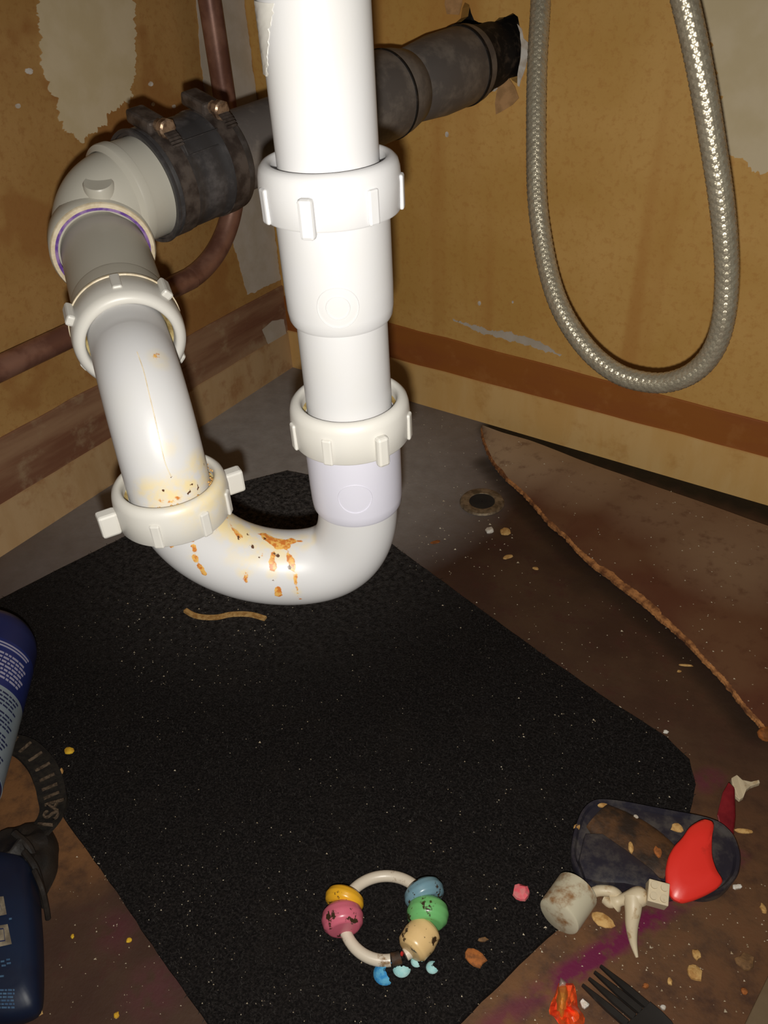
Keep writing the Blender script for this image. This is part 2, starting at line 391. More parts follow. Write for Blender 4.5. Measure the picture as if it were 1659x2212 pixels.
for k in range(60):
    t = k/59; px = 1050+(1600-1050)*t; py = 2230-190*t*1.0-150*t*t*1.05 if t < 1 else 1880
    pts_ = [(1050, 2225), (1180, 2135), (1290, 2065), (1380, 2003), (1470, 1945), (1590, 1850)]
    q = t*5; i = min(4, int(q)); u = q-i
    px = pts_[i][0]*(1-u)+pts_[i+1][0]*u; py = pts_[i][1]*(1-u)+pts_[i+1][1]*u
    mg.append((FL(px, py), .0072, 1.35 if .25 < t < .68 else .62))
mg += [(FL(1520, 1690), .010, .5), (FL(1540, 1680), .010, .5), (FL(330, 2140), .02, .25), (FL(250, 2010), .015, .25)]
paint(floor, 'magenta', mg)

# wall_left: x = 0
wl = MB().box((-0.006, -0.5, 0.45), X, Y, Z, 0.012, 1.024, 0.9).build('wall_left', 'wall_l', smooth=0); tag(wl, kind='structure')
# wall_right: y = 0, with the torn hole for the drain
hole_px = [(1108, 28), (1119, 36), (1124, 62), (1126, 108), (1121, 150), (1117, 180), (1106, 172), (1092, 154), (1082, 164), (1072, 179), (1050, 187),
           (1036, 177), (1022, 172), (1000, 176), (972, 172), (955, 140), (958, 90), (975, 55), (996, 40), (999, 18), (1004, 6), (1013, 10), (1017, 28), (1024, 44), (1044, 50), (1068, 47), (1078, 38), (1092, 36)]
hole = rough_loop([RW(*p) for p in hole_px], 0.004, 0.0007, 3)
outer = [V((-0.012, 0, 0)), V((1.0, 0, 0)), V((1.0, 0, 0.9)), V((-0.012, 0, 0.9))]
wr = MB().prism(outer, V((0, 0.012, 0)), [hole]).build('wall_right', 'wall_r', smooth=0); tag(wr, kind='structure')
# cavity behind the hole
cv = MB()
c0 = V((0.26, 0.062, 0.345))
for ax, sg in ((0, -1), (0, 1), (2, -1), (2, 1)):
    d = [V((1, 0, 0)), None, V((0, 0, 1))][ax]
    cv.box(c0 + d*sg*0.082 + V((0, 0, 0)), X, Y, Z, 0.004 if ax == 0 else 0.168, 0.096, 0.004 if ax == 2 else 0.168)
cv.box(c0 + V((0, 0.05, 0)), X, Y, Z, 0.168, 0.004, 0.168)
part(cv, 'wall_cavity', 'cavity', wr, smooth=0, label='dark void behind the torn hole')
def patch(name, mat, pts, off, parent, step=0.006, amp=0.0022, seed=0, label=None):
    return part(MB().prism(rough_loop(pts, step, amp, seed), off), name, mat, parent, smooth=0, label=label)
# white broken gypsum edge and paper around the hole
patch('gypsum_edge', 'gyp', [RW(*p) for p in [(1118, 52), (1128, 62), (1131, 84), (1141, 92), (1141, 122), (1135, 146), (1122, 188), (1117, 184), (1119, 160), (1126, 128), (1127, 96), (1124, 70)]], V((0, -0.0008, 0)), wr, .004, .0007, 2, 'white broken gypsum at the rim of the hole')
patch('gypsum_edge', 'gyp', [RW(*p) for p in [(1028, 173), (1040, 183), (1058, 190), (1072, 184), (1076, 190), (1070, 197), (1048, 196), (1030, 186)]], V((0, -0.0008, 0)), wr, .004, .0006, 4)
fl = MB()
fp = [(1089, 150), (1101, 170), (1113, 188), (1121, 212), (1108, 226), (1084, 241), (1072, 247), (1070, 222), (1074, 196), (1080, 172)]
fl.prism([RW(x_, y_, -0.001-0.010*min(1, max(0, (y_-165)/80))) for x_, y_ in fp], V((0, -0.0007, 0)))
part(fl, 'paper_flap', 'paper', wr, smooth=0, label='torn brown paper flap hanging from the hole')
fl = MB(); fp = [(968, -30), (1002, -25), (998, 10), (992, 32), (966, 30), (961, 8)]
fl.prism([RW(x_, y_, -0.002-0.006*(y_+30)/60) for x_, y_ in fp], V((0, -0.0007, 0)))
part(fl, 'paper_flap', 'paper', wr, smooth=0)
# joint compound patches
patch('plaster_patch', 'plaster', [LW(*p) for p in [(76, -60), (84, 20), (88, 110), (92, 150), (112, 200), (128, 250), (150, 288), (176, 306), (192, 300), (222, 268), (246, 236), (268, 216), (288, 208), (291, 160), (294, 90), (287, 30), (280, -60)]], V((0.0006, 0, 0)), wl, .0010, .0050, 11, 'grey white plaster patch with ragged lower end')
patch('plaster_strip', 'plaster_dusty', [LW(*p) for p in [(417, -60), (424, 20), (440, 190), (468, 330), (500, 400), (497, 506), (519, 579), (534, 638)]] + [V((0, -0.001, LW(600, 606).z)), V((0, -0.001, LW(522, -60).z))], V((0.0006, 0, 0)), wl, .002, .0016, 12, 'dusty plaster strip down the inside corner')
patch('plaster_patch', 'plaster', [RW(*p) for p in [(1490, -80), (1506, 10), (1536, 100), (1558, 225), (1566, 335), (1598, 344), (1626, 366), (1652, 372), (1700, 340), (1760, 240), (1760, -80)]], V((0, -0.0006, 0)), wr, .0012, .0036, 13, 'pale plaster patch behind the right strand of the hose')
patch('plaster_smear', 'plaster_dusty', [RW(*p) for p in [(978, 690), (1004, 702), (1040, 720), (1090, 732), (1150, 750), (1212, 768), (1196, 752), (1146, 732), (1096, 716), (1060, 712), (1024, 702)]], V((0, -0.0006, 0)), wr, .0010, .0024, 14, 'white plaster smear along the brown band')
for px, py, s in ((966, 290, .0018), (1036, 655, .0018), (1108, 652, .0010)):
    c = RW(px, py); patch('plaster_fleck', 'gyp', [c + V((math.cos(a)*s, 0, math.sin(a)*s*1.3)) for a in [k*math.pi/4 for k in range(8)]], V((0, -0.0006, 0)), wr, .001, .0006, px)
for px, py, s in ((62, 153, .0026), (325, 182, .0020), (38, 228, .0016), (330, 225, .0015), (375, 230, .0013)):
    c = LW(px, py); patch('plaster_fleck', 'gyp', [c + V((0, math.cos(a)*s*1.4, math.sin(a)*s)) for a in [k*math.pi/4 for k in range(8)]], V((0.0006, 0, 0)), wl, .001, .0008, px)
# brown glue bands and the low boards
def strip_r(z0, z1, z0b, z1b, t):
    m = MB(); n = 60; rings = []
    for k in range(n+1):
        x_ = k/n; j = 0.0012*noise.noise(V((x_*25, z0*90, 0)))
        a = z0+(z0b-z0)*x_; b = z1+(z1b-z1)*x_ + j
        rings.append([V((x_, 0.0, a)), V((x_, -t, a)), V((x_, -t, b-0.001)), V((x_, -t*0.4, b)), V((x_, 0.0, b))])
    return m.loft(rings)
def strip_l(z0, z1, t, t1=None):
    m = MB(); n = 60; rings = []
    for k in range(n+1):
        y_ = -k/n; b = z1 + 0.0014*noise.noise(V((y_*22, z0*70, 3)))
        tt = t1 if t1 else t
        rings.append([V((0.0, y_, z0)), V((tt, y_, z0)), V((t, y_, b-0.001)), V((t*0.4, y_, b)), V((0.0, y_, b))])
    return m.loft(rings)
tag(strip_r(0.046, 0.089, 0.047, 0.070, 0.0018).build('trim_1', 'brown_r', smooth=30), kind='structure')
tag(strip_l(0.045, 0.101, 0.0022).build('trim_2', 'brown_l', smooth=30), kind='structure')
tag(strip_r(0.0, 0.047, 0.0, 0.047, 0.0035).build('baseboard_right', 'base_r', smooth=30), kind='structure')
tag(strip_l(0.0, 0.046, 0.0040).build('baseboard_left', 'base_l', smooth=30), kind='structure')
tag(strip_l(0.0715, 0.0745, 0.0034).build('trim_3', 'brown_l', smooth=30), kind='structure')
patch('plaster_patch', 'plaster_dusty', [LW(*p, .0030) for p in [(566, 712), (588, 694), (606, 690), (612, 690), (624, 752), (606, 772), (586, 778), (578, 745)]], V((0.0006, 0, 0)), wl, .004, .0012, 15)
# round metal grommet let into the floor
gc = FL(1041, 1086); gm = thing('floor_grommet', gc, 'round dull metal grommet set in the floor beside the trap', 'grommet')
part(MB().lathe([(0.0105, 0.0002), (0.0175, 0.0), (0.0205, 0.0006), (0.0195, 0.0022), (0.0165, 0.0028), (0.012, 0.0022)], gc, Z, 40, True), 'flange', 'metal_d', gm)
part(MB().lathe([(0.0118, 0.0018), (0.0118, 0.0004), (0.0004, 0.0003), (0.0004, 0.0018)], gc, Z, 32), 'dark_hole', 'cavity', gm, label='dark centre hole')
# second floor layer: brown vinyl sheet with a torn fibrous edge
ed_px = [(1040, 922), (1044, 948), (1062, 992), (1092, 1030), (1128, 1062), (1152, 1088), (1168, 1106), (1190, 1132), (1222, 1158), (1250, 1190), (1285, 1222), (1312, 1242), (1340, 1264), (1372, 1288), (1398, 1308), (1424, 1332), (1452, 1356), (1478, 1378), (1512, 1414), (1552, 1456), (1580, 1488), (1612, 1530), (1640, 1560), (1690, 1625), (1740, 1690), (1860, 1850)]
edge = smooth_path([FL(x_, y_, .004) for x_, y_ in ed_px], 6)
edge = [p + V((1, -1, 0)).normalized()*0.0016*noise.noise(p*160) for p in edge]
back_px = [(1042, 918), (1060, 925), (1085, 934), (1120, 944), (1150, 953), (1200, 972), (1250, 992), (1300, 1010), (1350, 1027), (1400, 1045), (1450, 1062), (1500, 1079), (1560, 1100), (1620, 1122), (1700, 1150), (1800, 1188), (1900, 1225), (2150, 1318), (2350, 1392)]
back = smooth_path([FL(x_, y_, .010) for x_, y_ in back_px], 9)
def resample(P, n):
    L = [0]
    for a, b in zip(P, P[1:]): L.append(L[-1]+(b-a).length)
    out = []; j = 0
    for k in range(n+1):
        s = L[-1]*k/n
        while j < len(P)-2 and L[j+1] < s: j += 1
        t = (s-L[j])/max(1e-9, L[j+1]-L[j]); out.append(P[j].lerp(P[j+1], min(1, t)))
    return out
NE = 150; E_ = resample(edge, NE); B_ = resample(back, NE); NI = 24
sm = MB(); rows = []
for k in range(NE+1):
    row = []
    for i in range(NI+1):
        t = i/NI; p = E_[k].lerp(B_[k], t)
        p = p + Z*(0.010*math.sin(math.pi*min(1, t*1.0))*min(1, k/30)*0.6)
        row.append(p)
    rows.append(row)
th = 0.0028
rings = [[p for p in r] + [p - Z*th for p in r[::-1]] for r in rows]
sm.loft(rings)
sheet = sm.build('vinyl_sheet', 'sheet', smooth=50)
tag(sheet, 'reddish brown vinyl floor sheet with a torn curled edge by the right wall', 'floor sheet')
paint(sheet, 'dust', [(FL(1090, 965, .01), .07, 1.1), (FL(1160, 980, .01), .07, .95), (FL(1270, 1012, .012), .07, .7), (FL(1450, 1085, .012), .07, .5), (FL(1620, 1170, .012), .09, .5)])
tm = MB(); rings = []; NT_ = 620; ET = resample(edge, NT_); BT = resample(back, NT_)
for k in range(NT_+1):
    p = ET[k]; q = k/NT_; inn = (BT[k]-p); inn.z = 0; inn.normalize()
    wide = max(0, math.sin((q-.40)/.26*math.pi)) if .40 < q < .66 else 0
    wdt = .0009 + .0020*max(0, noise.noise(V((k*.045, 5, 0)))) + wide*(.0034+.0022*noise.noise(V((k*.12, 1, 0)))) + .0009*noise.noise(V((k*.5, 9, 0)))
    jit = .0011*noise.noise(V((k*.22, 2, 0))) + .0006*noise.noise(V((k*.8, 3, 0)))
    a = p - inn*(.0010+jit); rings.append([V((a.x, a.y, p.z-th)), V((a.x, a.y, p.z+.0001)), p + inn*max(.0003, wdt) + Z*(.0006+wdt*.16), p + inn*max(.0003, wdt) - Z*.002])
part(tm.loft(rings), 'torn_edge', 'torn', sheet, smooth=30, label='frayed tan torn edge')

# pale board end at the lower right
pb = thing('board_offcut', FL(1690, 2190), 'pale wooden board end at the lower right corner', 'board')
part(MB().prism([FL(1668, 2090, .006), FL(1600, 2230, .006), FL(1640, 2290, .006), FL(1760, 2290, .006), FL(1760, 2040, .006)], V((0, 0, -0.006))), 'board', 'plank', pb, smooth=0, bevel=.0006)

# ================================================================== FLOOR MAT
mo = [FL(x_, y_, .004) for x_, y_ in [(-60, 1325), (100, 1243), (235, 1176), (400, 1092), (520, 1042), (620, 1016), (690, 1030), (740, 1090), (860, 1186), (1000, 1288), (1160, 1405), (1330, 1522), (1440, 1592), (1488, 1640), (1503, 1695), (1490, 1755), (1420, 1822), (1280, 1936), (1165, 2038), (1080, 2120), (960, 2240), (860, 2330), (540, 2330), (446, 2206), (362, 2089), (247, 1917), (145, 1775), (60, 1640), (-60, 1470)]]
mo = rough_loop(mo, .006, .0005, 5)
fm = thing('floor_mat', FL(800, 1600), 'black felt floor mat lying under the white trap', 'mat')
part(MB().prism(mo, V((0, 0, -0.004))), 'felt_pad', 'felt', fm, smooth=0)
poly2 = [(p.x, p.y) for p in mo]
def inside(x_, y_):
    c = False; j = len(poly2)-1
    for i in range(len(poly2)):
        xi, yi = poly2[i]; xj, yj = poly2[j]
        if (yi > y_) != (yj > y_) and x_ < (xj-xi)*(y_-yi)/(yj-yi)+xi: c = not c
        j = i
    return c
fb = MB(); R_ = random.Random(5); cnt = 0
xs = [p[0] for p in poly2]; ys = [p[1] for p in poly2]
fv = []; ff = []
while cnt < 26000:
    x_, y_ = R_.uniform(min(xs), max(xs)), R_.uniform(min(ys), max(ys))
    if not inside(x_, y_): continue
    cnt += 1; a = R_.uniform(0, 6.283); L = R_.uniform(.0012, .0032); h = R_.uniform(.0002, .0016); wd = .00016
    d = V((math.cos(a), math.sin(a), 0)); s_ = V((-d.y, d.x, 0))*wd; p = V((x_, y_, .0038)); o = len(fv)
    fv += [p-s_, p+s_, p+d*L*.5+Z*h+s_, p+d*L*.5+Z*h-s_, p+d*L+Z*h*.4]
    ff += [(o, o+1, o+2, o+3), (o+3, o+2, o+4)]
fb.v = fv; fb.f = ff
part(fb, 'felt_fibres', 'fibre', fm, smooth=0, kind='stuff')

# ================================================================== WHITE DRAIN TRAP
TX, TY = 0.4173, -0.4177
def tz(py):                     # height on the tailpiece axis seen at image row py
    best = min((abs(CY-FPX*((V((TX, TY, z))-CAM).dot(UP))/((V((TX, TY, z))-CAM).dot(FW))-py), z) for z in [k*0.0005 for k in range(300, 1100)])
    return best[1]
trap = thing('drain_trap', (TX, TY, 0.17), 'white plastic sink trap with slip nuts and rust stained U bend', 'drain trap')
VDIR = V((CAM.x-TX, CAM.y-TY, 0)).normalized(); VR = V((-VDIR.y, VDIR.x, 0))   # towards the viewer / to the right on the floor plan
def nut(o, axis, ref, right, lugs, name='slip_nut', ro=0.0268, h=0.0195, mat='pvc_nut', wash=True):
    """o = centre of the far (threaded) end, axis towards the open lip"""
    prof = [(0.0212, 0.0), (ro-.0006, 0.0), (ro-.0001, .0008), (ro+.0002, h*.55), (ro-.0002, h-.0042), (ro-.0009, h-.0018), (ro-.0024, h-.0004), (ro-.0038, h),
            (0.0222, h-.0003), (0.0215, h-.0010), (0.0212, h-.003), (0.0211, .004)]
    k = part(MB().lathe(prof, o, axis, 96, True), name, mat, trap, smooth=50)
    axis = axis.normalized()
    for ang, big in lugs:
        a = math.radians(ang); d = right*math.cos(a) + ref*math.sin(a); t = axis.cross(d)
        if big == 2: m = MB().box(o + d*(ro+.0040) + axis*(h*.34), d, t, axis, .0090, .0070, h*.62)
        elif big == 1: m = MB().box(o + d*(ro+.0014) + axis*(h*.28), d, t, axis, .0042, .0056, h*.74)
        else: m = MB().box(o + d*(ro+.0003) + axis*(h*.34), d, t, axis, .0018, .0048, h*.66)
        l_ = m.build('lug', mat, None, smooth=0, bevel=.0013); l_.parent = k
    if wash:
        wv = MB().lathe([(0.0190, h-.0085), (0.0211, h-.0060), (0.0212, h-.011), (0.0190, h-.011)], o, axis, 64, True).build('washer', 'washer', None); wv.parent = k
    for a_ in ('stain', 'rust', 'speck'): paint(k, a_, [])
    return k
def P3(z): return V((TX, TY, z))
REF = -VDIR      # angle 90 = away from viewer, 270 = towards viewer
z_n1 = tz(452)   # upper nut base
z_n2 = tz(935)   # lower nut base
z_h1 = tz(682); z_h2 = tz(1083)
# vertical tubes
part(MB().lathe([(.0180, 0), (.0191, 0), (.0191, .30), (.0180, .30)], P3(z_n1-.01), Z, 72, True), 'tailpiece', 'pvc', trap)
part(MB().lathe([(.0191, .0006), (.0196, 0), (.0207, .0002), (.0214, .0016), (.0219, .0055), (.0221, .014), (.0222, z_n1+.012-z_h1), (.0195, z_n1+.012-z_h1)], P3(z_h1), Z, 72, True), 'extension_socket', 'pvc', trap)
part(MB().lathe([(.0178, 0), (.0190, 0), (.0190, z_h1+.01-z_n2), (.0178, z_h1+.01-z_n2)], P3(z_n2-.004), Z, 72, True), 'extension_tube', 'pvc', trap)
part(MB().lathe([(.0194, .0006), (.0198, 0), (.0208, .0002), (.0214, .0016), (.0217, .0055), (.0219, .015), (.0220, z_n2+.012-z_h2), (.0195, z_n2+.012-z_h2)], P3(z_h2), Z, 72, True), 'trap_socket', 'pvc_lav', trap)
zp0, zp1 = tz(150), tz(-10); m = MB(); rings = []
for j in range(25):
    q = j/24; z_ = zp0+(zp1-zp0)*q; a0_ = math.radians(176); a1_ = math.radians(176 + 22 + 30*q + 7*noise.noise(V((j*.6, 1, 0))))
    rg = [P3(z_) + (VR*math.cos(a_) + REF*math.sin(a_))*(.0193+.0006*(1-k_/8) + .0003*noise.noise(V((j*.7, k_*.8, 0)))) for k_, a_ in [(k_, a0_+(a1_-a0_)*k_/8) for k_ in range(9)]]
    rings.append(rg + [P3(z_) + (p - P3(z_)).normalized()*.0189 for p in rg[::-1]])
part(m.loft(rings), 'peeled_film', 'pvc_nut', trap, smooth=25, label='peeling pale film')
nut(P3(z_n1), Z, REF, VR, [(206, 0), (251, 1), (303, 0), (348, 0), (26, 0), (71, 1), (116, 0), (161, 0)], mat='pvc')
nut(P3(z_n2), Z, REF, VR, [(200, 0), (246, 0), (296, 1), (342, 0), (26, 0), (71, 0), (116, 1), (161, 0)])
# moulded round marks on the sockets
for px, py, zc in ((706, 618, 0), (738, 1020, 1)):
    zz = tz(py); c = P3(zz); dd = VDIR; tt = VR; m = MB()
    R0 = .0221 if zc == 0 else .0219
    for r_ in ((.0078,) if zc else (.0082, .0046)):
        path = []
        for k in range(48):
            a = 2*math.pi*k/48; s_ = r_*math.cos(a)/R0 - 0.05
            path.append(c + (dd*math.cos(s_) + tt*math.sin(s_))*R0 + Z*r_*math.sin(a))
        m.tube(path, .00022, 6, False, True)
    part(m, 'moulded_mark', 'pvc' if zc == 0 else 'pvc_lav', trap)
# U bend
LN = V((0.3492, -0.4723, 0.2318))           # left nut centre
du = V((LN.x-TX, LN.y-TY, 0)); cc = du.length; du.normalize(); Rb = cc/2
path = [P3(z_h2+.012), P3(z_h2+.006)]
top = P3(z_h2)+du*cc
def bz(p0, p1, p2, p3, n):
    return [tuple(p0[i]*(1-t)**3 + 3*p1[i]*t*(1-t)**2 + 3*p2[i]*t*t*(1-t) + p3[i]*t**3 for i in (0, 1)) for t in [k/n for k in range(n+1)]]
prof_u = bz((0, .002), (0, -.026), (.010, -.0385), (.031, -.0385), 46)[:-1] + bz((.031, -.0385), (.056, -.0385), (cc-.004, -.022), (cc, .008), 60)
path += [P3(z_h2) + du*a_ + Z*b_ for a_, b_ in prof_u]
path += [V((top.x, top.y, z_h2+.008+k*.002)) for k in range(1, 5)]
ub = part(MB().tube(path, .0193, 128), 'u_bend', 'pvc', trap, smooth=60)
rb = []
def drip(pts, r_, v_, n=6):
    for (x0, y0), (x1, y1) in zip(pts, pts[1:]):
        for k in range(n):
            h_ = hit_u(x0+(x1-x0)*k/n, y0+(y1-y0)*k/n)
            if h_: rb.append((h_, r_*.42/1790, v_))
tu = BVHTree.FromPolygons([v.co for v in ub.data.vertices], [p.vertices for p in ub.data.polygons])
def hit_u(x_, y_): return tu.ray_cast(CAM, ray(x_, y_).normalized())[0]
drip([(572, 1158), (590, 1168), (612, 1174), (634, 1168)], 14, 1.05); drip([(600, 1178), (626, 1180)], 12, .95); drip([(634, 1168), (660, 1170)], 7, .7); drip([(560, 1154), (575, 1160)], 7, .8)
drip([(622, 1184), (626, 1206), (632, 1230)], 9, .62); drip([(632, 1230), (640, 1262), (647, 1300)], 7, .5)
drip([(588, 1196), (586, 1212), (590, 1230)], 10, .66); drip([(592, 1240), (600, 1270)], 6, .40); drip([(601, 1274), (603, 1290)], 9, .95, 3)
drip([(410, 1156), (414, 1170)], 11, .85, 3); drip([(418, 1180), (421, 1192)], 9, .8, 3); drip([(418, 1200), (424, 1214)], 10, .7, 3); drip([(430, 1222), (446, 1244)], 8, .75, 4); drip([(364, 1172), (374, 1182)], 8, .62, 3)
drip([(486, 1112), (500, 1136), (520, 1160)], 8, .52); drip([(458, 1130), (472, 1152)], 7, .52); drip([(534, 1236), (532, 1262)], 12, .50); drip([(566, 1196), (570, 1206)], 7, .7, 2)
paint(ub, 'rust', rb)
sb = []
for x_, y_, r_, v_ in [(520, 1140, 70, 1.0), (560, 1165, 60, .9), (480, 1125, 46, 1.0), (600, 1180, 50, .8), (540, 1200, 40, .6), (530, 1230, 24, .7), (588, 1240, 16, .6), (630, 1240, 16, .5), (640, 1280, 14, .5), (500, 1200, 30, .3), (650, 1170, 30, .6), (415, 1200, 16, .5), (675, 1165, 18, .5)]:
    h_ = hit(ub, x_, y_)
    if h_: sb.append((h_, r_*.42/1790, v_))
paint(ub, 'stain', sb)
kb = []
for x_, y_ in [(572, 1165), (540, 1178), (535, 1155), (560, 1203), (590, 1196), (585, 1230), (625, 1226), (515, 1160), (545, 1182), (600, 1200), (594, 1255)]:
    h_ = hit(ub, x_, y_)
    if h_: kb.append((h_, .0016, .8))
paint(ub, 'speck', kb)
# left nut on the U bend, arm tube rising and bending back to the upper nut
zl = LN.z-.0085
an = nut(V((top.x, top.y, zl)), Z, REF, VR, [(205, 2), (25, 2), (262, 0), (311, 0), (350, 0), (80, 0), (130, 0)])
paint(an, 'stain', [(V((top.x, top.y, zl+.02)) + VR*.016 + VDIR*.012, .02, .8), (V((top.x, top.y, zl+.02)), .024, .5)])
L1 = V((0.2984, -0.4357, 0.2856)); HB = V((0.2238, -0.384, 0.3010))
hd = V((HB.x-top.x, HB.y-top.y, 0)).normalized()
armd = (HB-L1).normalized()
# keep the arm in the vertical plane through the leg
dist1 = (V((L1.x, L1.y, 0))-V((top.x, top.y, 0))).dot(hd); Rr = 0.046
zt = L1.z; path = [V((top.x, top.y, zl+.004+k*.002)) for k in range(0, max(2, int((zt-Rr-zl-.004)/.002)+1))]
z0 = path[-1].z; Rv = zt-z0
for k in range(1, 61):
    a = math.pi/2*k/60*0.97; path.append(V((top.x, top.y, z0)) + hd*(Rr*(1-math.cos(a))) + Z*(Rv*math.sin(a)))
e_ = path[-1]; ad = (HB-e_).normalized()
path += [e_ + ad*(k*.004) for k in range(1, 9)]
at = part(MB().tube(path, .0191, 96), 'arm_tube', 'pvc', trap, smooth=60)
paint(at, 'rust', [(h_, .003, .5) for h_ in hits(at, [(345, 778), (340, 772)]) if h_] + [(h_, .0032, .55) for h_ in hits(at, [(350, 1082), (365, 1086), (385, 1080), (330, 1080), (400, 1072)]) if h_])
paint(at, 'stain', [(h_, .012, .9) for h_ in hits(at, [(330, 1076), (370, 1066), (410, 1056), (432, 1020)]) if h_] + [(h_, .007, .35) for h_ in hits(at, [(365, 960), (345, 776)]) if h_])
paint(at, 'speck', [(h_, .0013, .95) for h_ in hits(at, [(370, 1032), (415, 1048), (428, 1049), (408, 1065), (352, 1055), (440, 1000), (452, 1005), (450, 1020)]) if h_])
sm_ = MB(); sp = [h_ for h_ in hits(at, [(296, 760), (310, 800), (322, 850), (334, 900), (345, 950), (357, 1000), (370, 1030)]) if h_]
sp = [p + (CAM-p).normalized()*.0001 for p in sp]
if len(sp) > 3: part(MB().tube(smooth_path(sp, 5), .00022, 6), 'mould_seam', 'cream_rim', trap)
# grit caught in the left nut
R2 = random.Random(3); gm_ = MB()
for k in range(60):
    a = R2.uniform(-1.9, 0.9); r_ = R2.uniform(.0193, .0222); c = V((top.x, top.y, zl+.0195-.0012-R2.uniform(0, .003))) + (VR*math.cos(a) + REF*math.sin(a))*r_
    gm_.lathe([(.0002, -.0005), (R2.uniform(.0004, .0009), 0), (.0002, .0006)], c, V((R2.uniform(-1, 1), R2.uniform(-1, 1), 1)), 5)
part(gm_, 'grit', 'c_tan', trap, smooth=0, kind='stuff')
# upper-left nut, adapter and pipe to the elbow
fn = L1 - ad*0.003
NU = (V((0, 0, 1)) - ad*ad.z).normalized(); NR = ad.cross(NU).normalized()
nut(fn + ad*.0185, -ad, NU, NR, [(40, 1), (90, 0), (150, 1), (205, 0), (262, 0), (320, 1)], ro=.0272, h=.0195)
part(MB().lathe([(.0205, 0), (.0252, 0), (.0252, .020), (.0248, .0225), (.0240, .0228), (.0205, .0228)], fn + ad*.0130, ad, 72, True), 'trap_adapter', 'pvc_old', trap, smooth=45)
part(MB().lathe([(.0270, 0), (.0276, .0004), (.0276, .0016), (.0268, .0018), (.0255, .0012), (.0255, 0)], fn + ad*.0178, ad, 64, True), 'nut_collar', 'cream_rim', trap, smooth=45)
plen = (HB-fn).length
part(MB().lathe([(.0205, 0), (.0241, 0), (.0241, plen-.020), (.0205, plen-.020)], fn + ad*.030, ad, 72, True), 'arm_pipe', 'pvc_old', trap, smooth=45)
for a_ in ('stain', 'rust', 'speck'): pass
# elbow
E2 = V((0.2141, -0.3334, 0.3227)); HO = V((0.2599, 0.0, 0.3422)); dd_ = (HO-E2).normalized()
ve = HB + ad*.020                                  # near the bend point
B0 = HB + ad*.004; B1 = E2 - dd_*.018
bez = [B0*(1-t)**3 + (B0+ad*.020)*3*t*(1-t)**2 + (B1-dd_*.020)*3*t*t*(1-t) + B1*t**3 for t in [k/30 for k in range(31)]]
elb = part(MB().tube(bez, .0262, 72), 'elbow', 'pvc_old', trap, smooth=60)
part(MB().lathe([(.0245, -.0005), (.0278, -.0008), (.0288, .0004), (.0288, .014), (.0262, .020), (.0245, .020)], HB, ad, 72, True), 'elbow_socket', 'pvc_old', trap, smooth=45)
part(MB().lathe([(.0258, -.0016), (.0278, -.0016), (.0284, -.0008), (.0284, .0004), (.0258, .0004)], HB, ad, 72, True), 'socket_rim', 'cream_rim', trap, smooth=45)
part(MB().lathe([(.0242, -.0013), (.0258, -.0013), (.0258, .0006), (.0242, .0006)], HB, ad, 72, True), 'primer_ring', 'primer', trap, smooth=45, label='purple primer ring')
part(MB().lathe([(.0262, 0), (.0292, .0022), (.0296, .0032), (.0296, .0075), (.0284, .0080), (.0284, .040), (.0262, .040)], E2 - dd_*.026, dd_, 72, True), 'elbow_outlet', 'pvc_old', trap, smooth=30)
# raised round mark on the elbow
bh = BVHTree.FromPolygons([v.co for v in elb.data.vertices], [p.vertices for p in elb.data.polygons]).ray_cast(CAM, ray(212, 396).normalized())
bn = ((CAM-bh[0]).normalized()*.35 + Z*.95).normalized(); bp = bh[0] - bn*.0004
part(MB().lathe([(.0001, .0012), (.0075, .0012), (.0083, .0002), (.0083, -.0120), (.0001, -.0120)], bp, bn, 40), 'round_boss', 'pvc_old', trap, smooth=40)

# ================================================================== RUBBER COUPLING
rc = thing('rubber_coupling', E2, 'black rubber coupling with two worm clamps joining white elbow to grey pipe', 'pipe coupling')
cs = E2 - dd_*.004
pts_d = [(a, cs + dd_*a) for a in [k*.001 for k in range(400)]]
def along(px):                              # station on the drain axis seen at image column px
    return min(pts_d, key=lambda q: abs(CX+FPX*((q[1]-CAM).dot(RT))/((q[1]-CAM).dot(FW))-px))[0]
CL = along(452) + .0105
part(MB().lathe([(.0286, 0), (.0302, 0), (.0310, .001), (.0310, .019), (.0302, .0205), (.0306, .024), (.0306, CL-.024), (.0302, CL-.0205), (.0310, CL-.019), (.0310, CL-.001), (.0302, CL), (.0245, CL), (.0245, .05), (.0286, .048)], cs, dd_, 80, True), 'rubber_sleeve', 'rubber', rc, smooth=40)
part(MB().lathe([(.0303, -.0006), (.0322, -.0012), (.0326, 0), (.0322, .0014), (.0303, .0014)], cs, dd_, 80, True), 'sleeve_lip', 'rubber', rc)
